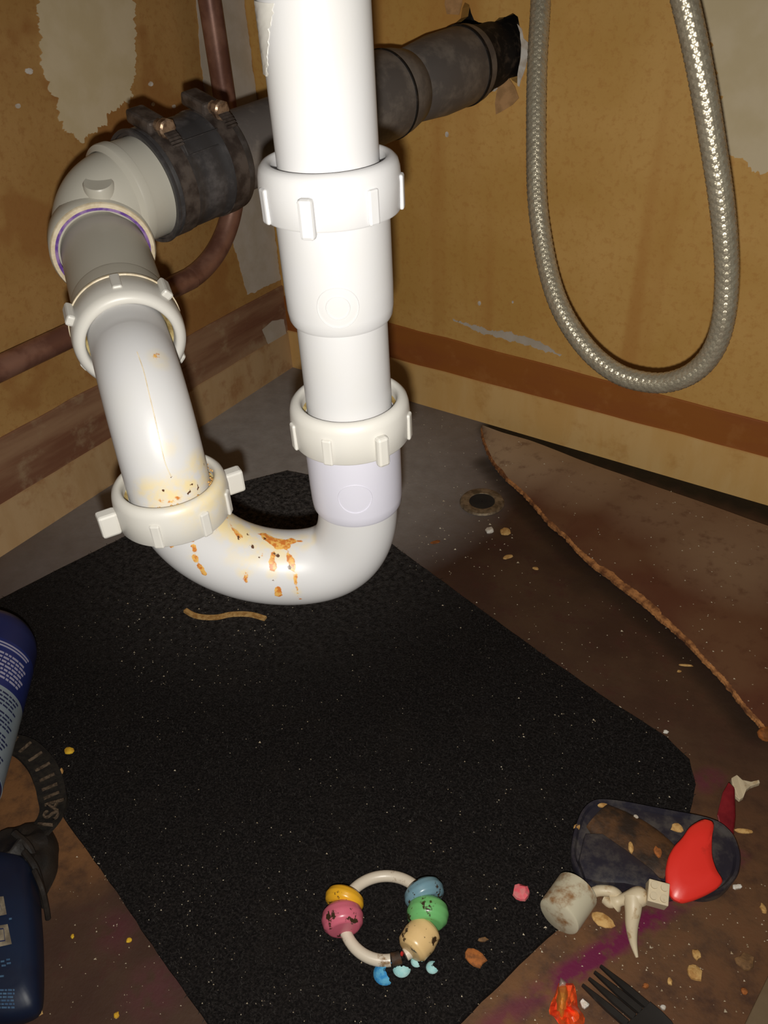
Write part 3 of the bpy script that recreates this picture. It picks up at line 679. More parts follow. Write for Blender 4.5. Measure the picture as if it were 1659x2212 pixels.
for q, (hh) in enumerate((.0100, CL-.0105)):
    c = cs + dd_*hh
    band = part(MB().lathe([(.0306, -.0052), (.0316, -.0052), (.0316, .0052), (.0306, .0052)], c, dd_, 96, True), 'clamp_band', 'clamp', rc, smooth=40)
    tocam = (CAM-c); tocam = (tocam - dd_*tocam.dot(dd_)).normalized(); upv = (Z - dd_*dd_.z).normalized()
    rad = (upv*0.95 + tocam*0.28).normalized(); tan_ = dd_.cross(rad).normalized()
    if tan_.dot(VR) < 0: tan_ = -tan_
    hs = MB().box(c + rad*.0350 - tan_*.005, tan_, dd_, rad, .022, .0125, .0078).build('screw_housing', 'clamp', None, smooth=0, bevel=.0018); hs.parent = band
    sv = MB(); so = c + rad*.0362 + tan_*.006
    sv.lathe([(.0005, 0), (.0038, 0), (.0040, .004), (.0052, .0046), (.0056, .0085), (.0046, .0095), (.0005, .0095)], so, (tan_ + tocam*.25).normalized(), 8)
    s2 = sv.build('screw', 'screw', None, smooth=35); s2.parent = band
    tl = MB()
    for k in range(9):                      # raised threads of the band
        a = -0.35 - k*.085; dr = rad*math.cos(a) + tocam*-math.sin(a)
        tl.box(c + dr*.0318, dr, dr.cross(dd_), dd_, .0006, .0011, .0075)
    t2 = tl.build('band_threads', 'clamp', None, smooth=0); t2.parent = band
# moulded arrow mark on the sleeve
am = MB(); mid_ = cs + dd_*(CL*.47)
tocam = (CAM-mid_); tocam = (tocam - dd_*tocam.dot(dd_)).normalized(); upv = (Z - dd_*dd_.z).normalized()
for s0, a0, s1, a1 in ((-.012, .55, .014, .55), (-.012, .55, -.012, .25), (-.012, .25, .010, .25)):
    pts_ = []
    for k in range(9):
        t = k/8; s_ = s0+(s1-s0)*t; a = a0+(a1-a0)*t
        pts_.append(mid_ + dd_*s_ + (tocam*math.cos(a) + upv*math.sin(a))*.0306)
    am.tube(pts_, .0004, 6)
part(am, 'moulded_mark', 'rubber', rc)

# ================================================================== GREY DRAIN PIPE INTO THE WALL
wp = thing('wall_drain_pipe', HO - dd_*.05, 'dirty grey black drain pipe entering the torn hole in the wall', 'drain pipe')
LT = (HO-cs).length
part(MB().lathe([(.0205, 0), (.0241, 0), (.0241, LT-.055-CL*.55), (.0205, LT-.055-CL*.55)], cs + dd_*(CL*.55), dd_, 64, True), 'pipe', 'abs', wp)
a0 = along(745); a1 = along(868); a2 = along(925); a3 = along(1012)
part(MB().lathe([(.0238, 0), (.0296, .001), (.0302, .004), (.0302, a1-a0-.016), (.0292, a1-a0-.008), (.0262, a1-a0+.004), (.0238, a1-a0+.006)], cs + dd_*a0, dd_, 64, True), 'pipe_coupler', 'abs', wp, smooth=50)
part(MB().lathe([(.0302, -.0006), (.0308, 0), (.0306, .0016), (.0302, .0018)], cs + dd_*(a1-.018), dd_, 64, True), 'coupler_ridge', 'abs_dirty', wp)
part(MB().lathe([(.0238, 0), (.0246, .001), (.0275, .030), (.0286, .040), (.0286, a3-a1-.002), (.0278, a3-a1), (.0238, a3-a1)], cs + dd_*a1, dd_, 64, True), 'wall_fitting', 'abs', wp, smooth=50)
part(MB().lathe([(.0280, -.0012), (.0293, -.0008), (.0295, .0012), (.0280, .0018)], cs + dd_*(a3-.010), dd_, 64, True), 'fitting_ridge', 'abs_dirty', wp)
part(MB().lathe([(.0205, 0), (.0262, 0), (.0258, .014), (.0240, .016), (.0240, .086), (.0205, .086)], cs + dd_*(a3-.004), dd_, 48, True), 'soiled_stub', 'abs_dirty', wp, smooth=40, label='black soiled stub inside the hole')

# ================================================================== COPPER PIPE
cp = []
CXo = 0.024
top_ = [LW(463, -60, CXo), LW(466, 60, CXo), LW(474, 190, CXo), LW(484, 300, CXo)]
yv = sum(p.y for p in top_)/4
zb = 0.1665
pts_c = [V((CXo, yv, .62)), V((CXo, yv, .50)), V((CXo, yv, .40)), V((CXo, yv, .30)), V((CXo, yv-.001, .262))]
Rc = .088
for k in range(1, 15):
    a = math.pi/2*k/14; pts_c.append(V((CXo, yv-.002-Rc*(1-math.cos(a)), zb+Rc-Rc*math.sin(a))))
for k in range(1, 9): pts_c.append(V((CXo, yv-.002-Rc-.09*k, zb+.0006*k)))
cpo = MB().tube(smooth_path(pts_c, 5), .0101, 32).build('copper_pipe', 'copper', None, smooth=60)
tag(cpo, 'dull copper pipe running down the left wall and bending left behind the trap', 'copper pipe')

# ================================================================== BRAIDED HOSE
hp = [(1170, -120, .590), (1168, 0, .592), (1160, 150, .597), (1158, 300, .602), (1160, 420, .607), (1170, 510, .61), (1188, 600, .61), (1212, 668, .608), (1246, 726, .605), (1290, 776, .600), (1342, 811, .592), (1400, 826, .582), (1446, 825, .572), (1492, 808, .560), (1528, 776, .548), (1552, 732, .536), (1565, 675, .524), (1570, 600, .512), (1567, 520, .500), (1558, 430, .488), (1543, 330, .476), (1524, 215, .464), (1502, 100, .453), (1479, 0, .445), (1452, -110, .436)]
hpts = [DP(*q) for q in hp]
hpts = [hpts[0] + V((.004, .012, .30)), hpts[0] + V((.002, .006, .15))] + hpts + [hpts[-1] + (hpts[-1]-hpts[-2]).normalized()*.05, hpts[-1] + (hpts[-1]-hpts[-2]).normalized()*.11 + Z*.01, hpts[-1] + (hpts[-1]-hpts[-2]).normalized()*.16 + Z*.06]
hpath = resample(smooth_path(hpts, 10), 1400)
hose = thing('braided_hose', hpath[700], 'steel braided water hose hanging in a U in front of the right wall', 'hose')
part(MB().tube(hpath, .0064, 24), 'inner_tube', 'hose_core', hose, smooth=60)
# frames
T_ = []; U_ = []; u = None
for k in range(len(hpath)):
    t = (hpath[min(k+1, 1400)]-hpath[max(k-1, 0)]).normalized()
    if u is None: u, _, _ = frame(t)
    u = (u - t*u.dot(t)).normalized(); T_.append(t); U_.append((u, t.cross(u)))
seg_l = sum((b-a).length for a, b in zip(hpath, hpath[1:]))/1400
NS = 14; PITCHH = .034; bm_ = MB(); fv = []; ff = []
for sgn in (1, -1):
    for s in range(NS):
        prev = None
        for k in range(1401):
            L = k*seg_l; ph = 2*math.pi*(s/NS) + sgn*2*math.pi*L/PITCHH
            u, w_ = U_[k]
            wv = math.sin((ph*sgn*NS/2 if False else (2*math.pi*L/PITCHH)*NS) + (0 if sgn > 0 else math.pi) + s*math.pi)
            rr = .00685 + .00045*wv
            d = u*math.cos(ph) + w_*math.sin(ph); tn = (w_*math.cos(ph) - u*math.sin(ph))
            # strand direction and its sideways vector on the surface
            sd = (T_[k] + tn*(sgn*2*math.pi*.0068/PITCHH)).normalized(); sv_ = d.cross(sd).normalized()
            p = hpath[k] + d*rr; o = len(fv)
            fv += [p - sv_*.00098 - d*.00014, p + d*.00012, p + sv_*.00098 - d*.00014]
            if prev is not None:
                ff += [(prev, prev+1, o+1, o), (prev+1, prev+2, o+2, o+1)]
            prev = o
bm_.v = fv; bm_.f = ff
me = bpy.data.meshes.new('braid'); me.from_pydata([tuple(p) for p in fv], [], ff); me.shade_smooth(); me.materials.append(M['braid'])
br = bpy.data.objects.new('braid', me); COL.objects.link(br); under(br, hose); tag(br, kind='stuff', label='woven steel braid')

# ================================================================== TOY RING WITH BEADS
MZ = .004
rcn = FL(832, 1972, MZ+.009); RR = .0232
ring = thing('toy_bead_ring', V((rcn.x, rcn.y, MZ)), 'dirty white plastic toy ring with five coloured beads on the mat', 'toy ring')
rx = (FL(1000, 1972, .01)-FL(700, 1972, .01)).normalized(); ry = Z.cross(rx).normalized()
def rp(deg, r=RR, dz=0): a = math.radians(deg); return rcn + (rx*math.cos(a) + ry*math.sin(a))*r + Z*dz
def rtilt(deg): return .0006*math.sin(math.radians(deg))
part(MB().tube([rp(a, RR, -.004*abs(math.sin(math.radians(a)))) for a in range(-62, 283, 5)], .0032, 20), 'ring_tube', 'ringwhite', ring, smooth=60)
part(MB().tube([rp(a, RR, -.0036) for a in range(279, 292, 3)], .0034, 16), 'joint', 'rustdirt', ring, label='dark dirty joint')
def bead_at(deg, r_, hw, mat, lab, flat=0.6):
    c = rp(deg, RR, -.009+r_+.0002); a = math.radians(deg); t = -rx*math.sin(a) + ry*math.cos(a)
    prof = [(r_*.32, -hw), (r_*.72, -hw*.96), (r_*.92, -hw*flat), (r_, 0), (r_*.92, hw*flat), (r_*.72, hw*.96), (r_*.32, hw)]
    pr = []
    for i in range(len(prof)-1):
        for k in range(4): t_ = k/4; pr.append((prof[i][0]*(1-t_)+prof[i+1][0]*t_, prof[i][1]*(1-t_)+prof[i+1][1]*t_))
    pr.append(prof[-1])
    part(MB().lathe(pr, c, t, 40), 'bead', mat, ring, smooth=70, label=lab)
bead_at(165, .0110, .0046, 'b_yellow', 'yellow bead')
bead_at(191, .0114, .0066, 'b_pink', 'pink bead')
bead_at(23, .0114, .0054, 'b_blue', 'grey blue bead')
bead_at(-4, .0114, .0064, 'b_green', 'green bead')
bead_at(-37, .0094, .0086, 'b_cream', 'cream ball bead', .75)
part(MB().lathe([(.0006, 0), (.0032, .001), (.0042, .005), (.0040, .008), (.0008, .0085)], rp(-60, RR, -.0035), (rp(-45)-rp(-60)).normalized(), 20), 'bead_tip', 'b_cream', ring)

# ================================================================== SMALL DEBRIS
def pebble(name, px, py, w_px, h_px, mat, label, cat, z=MZ, th_=None, rot=0.0, seed=0, group=None, n=11):
    """flat irregular chip with real thickness lying on the surface"""
    c = FL(px, py, z); d = (c-CAM).dot(FW); sx = w_px*d/FPX/2; sy = h_px*d/FPX/2*1.15
    th_ = th_ or min(sx, sy)*.7; R3 = random.Random(seed+int(px*7+py)); m = MB(); rings = []
    for kk, (s_, h_) in enumerate(((.86, 0.0), (1.0, .35), (.93, .75), (.55, 1.0))):
        rg = []
        for i in range(n):
            a = 2*math.pi*i/n; rr = 0.78+0.34*random.Random(seed*31+i*7+int(px)).random()
            q = V((math.cos(a)*sx*rr*s_, math.sin(a)*sy*rr*s_, 0)); ca, sa = math.cos(rot), math.sin(rot)
            q = rx*(q.x*ca-q.y*sa) + ry*(q.x*sa+q.y*ca)
            rg.append(c + q + Z*(th_*h_*(0.8+0.4*R3.random())))
        rings.append(rg)
    m.loft(rings); o = m.build(name, mat, None, smooth=35)
    return tag(o, label, cat, group)
def ribbon(name, path, wdt, thk, mat, label=None, cat=None, parent=None, smooth=50):
    m = MB(); rings = []
    for k, p in enumerate(path):
        t = (path[min(k+1, len(path)-1)]-path[max(k-1, 0)]).normalized(); s_ = t.cross(Z).normalized()*wdt/2
        if isinstance(thk, float): n_ = Z*thk
        rings.append([p-s_, p+s_, p+s_*.8+n_, p-s_*.8+n_])
    o = m.loft(rings)
    if parent: return part(o, name, mat, parent, smooth=smooth)
    o = o.build(name, mat, None, smooth=smooth); return tag(o, label, cat)
ribbon('wood_sliver', smooth_path([FL(x_, y_, MZ+.0002) for x_, y_ in [(401, 1320), (418, 1330), (440, 1335), (470, 1335), (500, 1329), (540, 1329), (574, 1338)]], 6), .0042, .0022, 'c_tan', 'thin curved tan sliver on the mat below the trap', 'sliver')
pebble('yellow_fleck', 150, 1624, 22, 17, 'c_yel', 'bright yellow fleck near the left side of the mat', 'crumb', th_=.002)
pebble('pale_seed', 132, 1668, 13, 15, 'c_tan', 'small pale seed beside the black strap', 'crumb', th_=.0018)
pebble('pink_blob', 1124, 1931, 37, 36, 'c_pink', 'round pink lump on the mat left of the white cap', 'crumb', th_=.004)
pebble('orange_flake', 1026, 2070, 52, 36, 'c_or', 'rust orange flake on the mat right of the toy ring', 'crumb', rot=-.7, th_=.0022)
pebble('orange_flake', 1043, 2031, 24, 10, 'c_brown', 'small brown flake just above the rust orange flake', 'crumb', th_=.0015)
pebble('red_bit', 868, 2062, 9, 8, 'c_red', 'tiny red bit under the joint of the toy ring', 'crumb', th_=.002)
# egg-shell like blue bits
def shell(name, px, py, w_px, mat, label, a0, a1, tilt):
    c = FL(px, py, MZ); d = (c-CAM).dot(FW); r_ = w_px*d/FPX/2; m = MB(); rings = []
    for j in range(9):
        th = math.radians(8+74*j/8); rings.append([c + (rx*math.cos(a) + ry*math.sin(a))*(r_*math.sin(th)) + Z*(r_*.75*math.cos(th)+.0004) for a in [math.radians(a0+(a1-a0)*i/14 + 4*math.sin(j*2.1)) for i in range(15)]])
    inn = [[p - (p-c).normalized()*.0006 for p in rg] for rg in rings]
    full = [o_ + i_[::-1] for o_, i_ in zip(rings, inn)]
    o = m.loft(full).build(name, mat, None, smooth=50); return tag(o, label, 'shell')
shell('blue_shell', 832, 2104, 52, 'c_blue', 'bright blue broken shell cup below the toy ring', 60, 300, 0)
shell('teal_shell', 868, 2093, 40, 'c_teal', 'pale teal shell shard next to the bright blue cup', 190, 350, 0)
shell('teal_shell', 900, 2078, 26, 'c_teal', 'smallest pale teal shell shard near the cream bead', 0, 300, 0)
shell('teal_shell', 934, 2091, 28, 'c_teal', 'rightmost pale teal shell shard below the toy ring', 70, 330, 0)
CR = 'crumbs on the bare floor beside the grommet'
pebble('white_crumb', 1058, 1148, 20, 16, 'c_white', 'white crumb just below the floor grommet', 'crumb', 0, .003, .6)
pebble('tan_crumb', 1091, 1150, 25, 21, 'c_tan', 'tan triangular crumb right of the white crumb below the grommet', 'crumb', 0, .003)
pebble('tan_flake', 1097, 1204, 24, 12, 'c_tan', 'tan flake on bare floor between mat and grommet', 'crumb', 0, .0015, .4)
pebble('brown_flake', 941, 1172, 24, 9, 'c_or', 'thin orange brown flake right of the white trap', 'crumb', 0, .0012, .3)
pebble('tan_flake', 1157, 1229, 14, 8, 'c_tan', 'small tan flake left of the torn sheet edge', 'crumb', 0, .0012, -.4)
pebble('wood_splinter', 1481, 1438, 36, 6, 'c_tan', 'straight tan splinter between mat and torn sheet', 'splinter', 0, .001, -.1)
pebble('tan_crumb', 1467, 1451, 10, 7, 'c_tan', 'tiny crumb under the straight tan splinter', 'crumb', 0, .001)
pebble('tan_flake', 1438, 1582, 12, 9, 'c_white', 'pale fleck at the right rim of the mat', 'crumb', MZ, .0012)
pebble('brown_flake', 1652, 1590, 34, 34, 'c_or', 'orange brown chip at the end of the torn edge', 'crumb', 0, .005)
pebble('tan_crumb', 1500, 2102, 36, 34, 'c_tan', 'largest tan crumb on the floor right of the fork', 'crumb', 0, .003)
pebble('tan_crumb', 1503, 2064, 20, 22, 'c_tan', 'tan crumb just above the largest tan crumb', 'crumb', 0, .0025)
pebble('tan_crumb', 1446, 2122, 13, 14, 'c_tan', 'small tan crumb left of the largest tan crumb', 'crumb', 0, .002)
pebble('tan_crumb', 1394, 2132, 16, 10, 'c_or', 'small brown crumb above the fork handle', 'crumb', 0, .002)
pebble('white_crumb', 1432, 2178, 13, 11, 'c_white', 'white crumb touching the fork handle', 'crumb', 0, .002)
pebble('white_crumb', 1262, 2171, 22, 15, 'c_white', 'white crumb beside the orange wrapper', 'crumb', 0, .0025, -.6)
pebble('brown_chip', 1609, 2079, 44, 32, 'c_brown', 'square brown chip right of the tan crumbs', 'chip', 0, .0016, .4)
pebble('tan_crumb', 1607, 2142, 14, 14, 'c_or', 'brown crumb below the square brown chip', 'crumb', 0, .002)
pebble('white_fleck', 1592, 1917, 22, 11, 'c_white', 'white fleck right of the dark tray', 'crumb', 0, .0018, .2)
pebble('tan_flake', 1608, 1797, 42, 10, 'c_tan', 'long tan flake right of the dark red shard', 'crumb', 0, .0014, -.1)
pebble('tan_crumb', 1648, 1964, 14, 20, 'c_tan', 'tan crumb near the right edge above the chips', 'crumb', 0, .0018)
pebble('tan_flake', 1301, 1988, 54, 26, 'c_tan', 'broad tan flake between white cap and plastic clip', 'crumb', 0, .002, -.5)
pebble('tan_flake', 147+10, 2024, 8, 9, 'c_yel', 'tiny yellow flake right of the blue packet', 'crumb', 0, .001)
pebble('yellow_fleck', 252, 2194, 13, 13, 'c_yel', 'yellow fleck on the floor near the bottom edge', 'crumb', 0, .0012)
pebble('yellow_fleck', 279, 2032, 14, 11, 'c_yel', 'tan yellow fleck left of the mat edge', 'crumb', 0, .001)
# paper scrap
sc_ = FL(1600, 1690, 0)
ps = MB(); op = [(1580, 1680), (1592, 1673), (1604, 1684), (1622, 1688), (1640, 1684), (1642, 1691), (1622, 1698), (1612, 1706), (1606, 1722), (1598, 1727), (1586, 1716), (1582, 1698)]
ps.prism([FL(x_, y_, .004+.004*noise.noise(V((x_*.05, y_*.05, 0)))) for x_, y_ in op], V((0, 0, -.003)))
tag(ps.build('paper_scrap', 'offwhite', None, smooth=0, bevel=.0004), 'torn off-white paper scrap above the dark red shard', 'scrap')
# tiny specks nobody could count
shb = BVHTree.FromPolygons([v.co for v in sheet.data.vertices], [p.vertices for p in sheet.data.polygons])
sp_ = MB(); R4 = random.Random(11); fv = []; ff = []
def speck(c, s):
    o = len(fv)
    for q in (V((1, 0, .3)), V((-.6, .8, .3)), V((-.5, -.8, .3)), V((0, 0, 1.0))):
        fv.append(c + q*s*R4.uniform(.6, 1.3))
    ff.extend([(o, o+1, o+3), (o+1, o+2, o+3), (o+2, o, o+3), (o, o+2, o+1)])
def scatter(n, pxr, pyr, smin, smax, lo_z):
    k = 0
    while k < n:
        px, py = R4.uniform(*pxr), R4.uniform(*pyr); c = FL(px, py, 0)
        if c.x < .01 or c.y > -.012 or shb.ray_cast(V((c.x, c.y, .2)), V((0, 0, -1)))[0]: continue
        z = MZ if inside(c.x, c.y) else 0
        speck(FL(px, py, z + .0001), .62*R4.uniform(smin, smax)*(1 if R4.random() < .9 else 1.8)); k += 1
scatter(760, (100, 1500), (1250, 2212), .0003, .0009, 0)
scatter(160, (250, 600), (1280, 1480), .0003, .0010, 0)
scatter(130, (880, 1120), (880, 1250), .0005, .0013, 0)
scatter(70, (1100, 1500), (1150, 1600), .0005, .0011, 0)
scatter(150, (1150, 1659), (1900, 2212), .0004, .0011, 0)
scatter(60, (150, 480), (1850, 2212), .0003, .0009, 0)
sp_.v = fv; sp_.f = ff
tag(sp_.build('floor_specks', 'c_dust', None, smooth=0), 'tiny pale dust specks scattered over mat and floor', 'specks', kind='stuff')
fv = []; ff = []; sp2 = MB(); k = 0
def sheet_z(): pass
while k < 110:
    px, py = R4.uniform(1050, 1659), R4.uniform(930, 1560); h_ = shb.ray_cast(CAM, ray(px, py).normalized())[0]
    if h_ is None: continue
    speck(h_, R4.uniform(.0004, .0009)); k += 1
sp2.v = fv; sp2.f = ff
o = sp2.build('dust_specks', 'c_dust', None, smooth=0); o.parent = sheet; tag(o, kind='stuff')

# ================================================================== TRAY, RED PIECES, CAP, CLIP, BRICK
def zline(pts, z): return [FL(x_, y_, z) for x_, y_ in pts]
TZ = .014
tr = thing('plastic_tray', FL(1410, 1850), 'dark navy plastic tray with brown muck at the right rim of the mat', 'tray')
out_ = [(1290, 1726), (1340, 1730), (1430, 1748), (1520, 1764), (1560, 1778), (1588, 1806), (1602, 1850), (1596, 1892), (1568, 1924), (1530, 1934), (1480, 1925), (1440, 1935), (1400, 1930), (1350, 1918), (1300, 1916), (1268, 1918), (1246, 1885), (1230, 1850), (1236, 1800), (1252, 1756), (1268, 1736)]
otop = round_loop(zline(out_, TZ), 4, .4)
cen = sum(otop, V())/len(otop)
obot = [V((cen.x+(p.x-cen.x)*.97, cen.y+(p.y-cen.y)*.97, .0045)) for p in otop]
otop2 = [V((cen.x+(p.x-cen.x)*.985, cen.y+(p.y-cen.y)*.985, TZ+.0012)) for p in otop]
inr = [V((cen.x+(p.x-cen.x)*.95, cen.y+(p.y-cen.y)*.95, TZ+.0010)) for p in otop]
inr2 = [V((cen.x+(p.x-cen.x)*.92, cen.y+(p.y-cen.y)*.92, TZ-.001)) for p in otop]
part(MB().loft([obot, otop, otop2, inr, inr2]), 'tray_body', 'navy', tr, smooth=40)
# trough with muck and the raised slope in front of it
tp = smooth_path(zline([(1290, 1762), (1340, 1800), (1400, 1838), (1450, 1866)], TZ-.0005), 6)
m = MB(); rings = []
for k, p in enumerate(tp):
    t = (tp[min(k+1, len(tp)-1)]-tp[max(0, k-1)]).normalized(); s_ = t.cross(Z).normalized(); q = k/(len(tp)-1); wd = .006+.010*math.sin(math.pi*(.15+.7*q))
    rings.append([p - s_*wd*math.cos(a) + Z*(.0032*math.sin(a) + .0006*noise.noise(p*300+V((a, 0, 0)))) for a in [math.pi*i/10 for i in range(11)]])
part(m.loft(rings), 'muck', 'rustdirt', tr, smooth=50, label='brown muck in the trough')
sl = [(1262, 1800), (1300, 1800), (1352, 1836), (1410, 1880), (1432, 1904), (1400, 1922), (1350, 1910), (1300, 1908), (1262, 1900), (1248, 1860)]
sl_t = zline(sl, TZ+.004); csl = sum(sl_t, V())/len(sl_t)
part(MB().loft([[V((p.x, p.y, TZ-.002)) for p in sl_t], [csl.lerp(p, .96)+Z*.0006 for p in sl_t], [csl.lerp(p, .7)+Z*.0016 for p in sl_t]]), 'raised_panel', 'navy', tr, smooth=60)
for px, py, a, b, mt in ((1362, 1832, 12, 26, 'c_tan'), (1420, 1842, 18, 24, 'c_or'), (1302, 1742, 24, 10, 'c_tan'), (1462, 1790, 28, 20, 'c_tan'), (1246, 1788, 16, 14, 'c_tan'), (1372, 1768, 14, 12, 'c_white')):
    o = pebble('crumb', px, py, a, b, mt, None, None, z=TZ+(.0025 if py > 1820 else -.0008), th_=.0018); under(o, tr)
    for kk in ('label', 'category'):
        if kk in o: del o[kk]
# red broken piece
rp_ = [(1474, 1810), (1490, 1785), (1520, 1768), (1544, 1776), (1538, 1812), (1538, 1850), (1548, 1880), (1563, 1902), (1552, 1918), (1528, 1932), (1500, 1944), (1474, 1951), (1452, 1942), (1440, 1915), (1438, 1880), (1444, 1850), (1456, 1828)]
rl = round_loop([FL(x_, y_, .019+.010*(1-((y_-1768)/183))) for x_, y_ in rp_], 3, .35)
crd = sum(rl, V())/len(rl); nrd = (rl[0]-crd).cross(rl[len(rl)//3]-crd).normalized()
if nrd.z < 0: nrd = -nrd
red = MB().loft([[p - nrd*.0022 for p in rl], rl, [crd.lerp(p, .93) + nrd*.0012 for p in rl], [crd.lerp(p, .55) + nrd*.0020 for p in rl]]).build('red_plastic_piece', 'red', None, smooth=50)
tag(red, 'bright red broken half disc of plastic leaning on the dark tray', 'plastic piece')
drp = [(1560, 1712), (1574, 1688), (1586, 1700), (1588, 1760), (1584, 1800), (1572, 1806), (1556, 1790), (1548, 1760)]
dr = MB().prism([FL(x_, y_, .003+.010*max(0, (1800-y_)/110)) for x_, y_ in drp], V((0.001, .0005, -.0028))).build('dark_red_shard', 'darkred', None, smooth=0, bevel=.0008)
tag(dr, 'dark red plastic shard standing behind the bright red piece', 'shard')
# white bottle cap lying on its side
c0_ = FL(1204, 1935, .014); c1_ = FL(1262, 1975, .014); cax = (c1_-c0_); cax.z = 0; cax.normalize()
cax = (V((c1_.x-c0_.x, c1_.y-c0_.y, 0)).normalized()*.75 + V((0, 0, -.1)) + (-ry)*.55).normalized()
cc_ = FL(1228, 1950, .015)
cap = thing('bottle_cap', V((cc_.x, cc_.y, .004)), 'grubby off-white screw cap lying on its side by the mat rim', 'cap')
cax = (rx*0.80 - ry*0.05 + Z*.60).normalized()
cax = (-rx*0.62 - ry*0.78 + Z*.10).normalized()
part(MB().lathe([(.0001, .0108), (.0104, .0108), (.0115, .0100), (.0117, .0088), (.0118, -.0095), (.0112, -.0100), (.0104, -.0095), (.0102, .0088), (.0001, .0090)], V((cc_.x, cc_.y, .0150)), cax, 40), 'cap_shell', 'capw', cap, smooth=40)
# off-white plastic clip (trigger piece)
clip = thing('plastic_clip', FL(1360, 1960), 'off-white plastic clip with a long pointed prong in front of the tray', 'clip')
pr_ = smooth_path([FL(1368, 1938, .018), FL(1368, 1965, .016), FL(1365, 2000, .011), FL(1368, 2035, .006), FL(1376, 2068, .0025)], 6)
part(MB().tube(pr_, [.0052*(1-.85*(k/(len(pr_)-1))**1.3) for k in range(len(pr_))], 10), 'prong', 'offwhite', clip, smooth=60)
ar_ = smooth_path([FL(1394, 1938, .018), FL(1372, 1938, .018), FL(1340, 1945, .014), FL(1328, 1950, .012)], 6)
part(MB().tube(ar_, [.0042+.0012*math.sin(k*.4) for k in range(len(ar_))], 10), 'cross_arm', 'offwhite', clip, smooth=60)
ho_ = smooth_path([FL(1276, 1930, .010), FL(1295, 1924, .014), FL(1322, 1926, .015), FL(1334, 1936, .012), FL(1320, 1950, .009), FL(1308, 1942, .008)], 6)
part(MB().tube(ho_, .0030, 10), 'curved_hook', 'offwhite', clip, smooth=60)
# small brick with studs
bk = FL(1419, 1932, .0220); ba = (rx*.9 + ry*-.25).normalized(); bb = Z.cross(ba)
brick = thing('toy_brick', V((bk.x, bk.y, 0)), 'small off-white toy brick with studs beside the red piece', 'toy brick')
bt = (Z*.9 - ry*.25).normalized(); ba = (ba - bt*ba.dot(bt)).normalized(); bb = bt.cross(ba)
part(MB().box(bk, ba, bb, bt, .0108, .0114, .0100), 'brick_body', 'offwhite', brick, smooth=0, bevel=.0005)
for i in (-1, 1):
    for j in (-1, 1):
        part(MB().lathe([(.0001, 0), (.0019, 0), (.0019, .0012), (.0001, .0012)], bk + ba*.0026*i + bb*.0028*j + bt*.0050, bt, 14), 'stud', 'offwhite', brick)
# black plastic fork
fk = thing('plastic_fork', FL(1340, 2150), 'black plastic fork with four tines on the floor at the bottom', 'fork')
tips = [(1297, 2087), (1284, 2100), (1272, 2114), (1258, 2128)]; roots = [(1398, 2172), (1384, 2184), (1370, 2197), (1354, 2212)]
for (a, b), (c, d) in zip(tips, roots):
    p0 = FL(a, b, .0032); p1 = FL((a+c)/2, (b+d)/2, .0062); p2 = FL(c, d, .0064)
    pth = smooth_path([p0, p1, p2], 6); mm = MB(); rings = []
    for k, p in enumerate(pth):
        q = k/(len(pth)-1); t = (pth[min(k+1, len(pth)-1)]-pth[max(0, k-1)]).normalized(); s_ = t.cross(Z).normalized()*(.0007+.0013*min(1, q*1.8))
        rings.append([p-s_-Z*.0008, p+s_-Z*.0008, p+s_*.8+Z*.0009, p-s_*.8+Z*.0009])
    part(mm.loft(rings), 'tine', 'black_pl', fk, smooth=40)
nk = [((1404, 2166), (1346, 2220)), ((1428, 2186), (1368, 2240)), ((1450, 2208), (1396, 2262)), ((1464, 2232), (1422, 2276)), ((1490, 2262), (1460, 2296)), ((1560, 2330), (1536, 2358))]
rings = []
for (a, b) in nk:
    p = FL(*a, .0062); q = FL(*b, .0062); md_ = (p+q)/2
    rings.append([p-Z*.0008, md_-Z*.0018, q-Z*.0008, q+Z*.0010, md_+Z*.0002, p+Z*.0010])
part(MB().loft(rings), 'fork_neck', 'black_pl', fk, smooth=40)
# crumpled orange-red wrapper
wpx = thing('candy_wrapper', FL(1225, 2160), 'crumpled red and orange sweet wrapper with white tip at the bottom', 'wrapper')
def crumple(pts, zmid, amp, mat, name, seed, parent, ctr=None):
    c = ctr or (sum(p[0] for p in pts)/len(pts), sum(p[1] for p in pts)/len(pts)); m = MB(); rings = []
    n = 28
    base = [(V((x_, y_, 0))) for x_, y_ in pts]; loop_ = resample(base+[base[0]], n)[:-1]
    for s_ in (1.0, .92, .7, .45, .2, .03):
        rg = []
        for p in loop_:
            x_ = c[0]+(p.x-c[0])*s_; y_ = c[1]+(p.y-c[1])*s_
            zz = .0006 if s_ == 1.0 else zmid*(1-s_*s_*.8) + amp*noise.noise(V((x_*.09, y_*.09, seed)))
            rg.append(FL(x_, y_, max(.0006, zz)))
        rings.append(rg)
    return part(m.loft(rings), name, mat, parent, smooth=20)
crumple([(1206, 2124), (1240, 2124), (1246, 2150), (1248, 2176), (1264, 2196), (1262, 2214), (1240, 2226), (1210, 2216), (1196, 2196), (1184, 2190), (1190, 2166), (1198, 2150)], .007, .006, 'wrap_red', 'wrapper_foil', 3, wpx)
crumple([(1206, 2128), (1224, 2126), (1230, 2150), (1228, 2180), (1214, 2204), (1202, 2190), (1200, 2160)], .012, .001, 'wrap_or', 'orange_panel', 8, wpx)
crumple([(1211, 2111), (1224, 2122), (1222, 2130), (1206, 2132)], .010, .001, 'wrap_w', 'white_tip', 9, wpx)

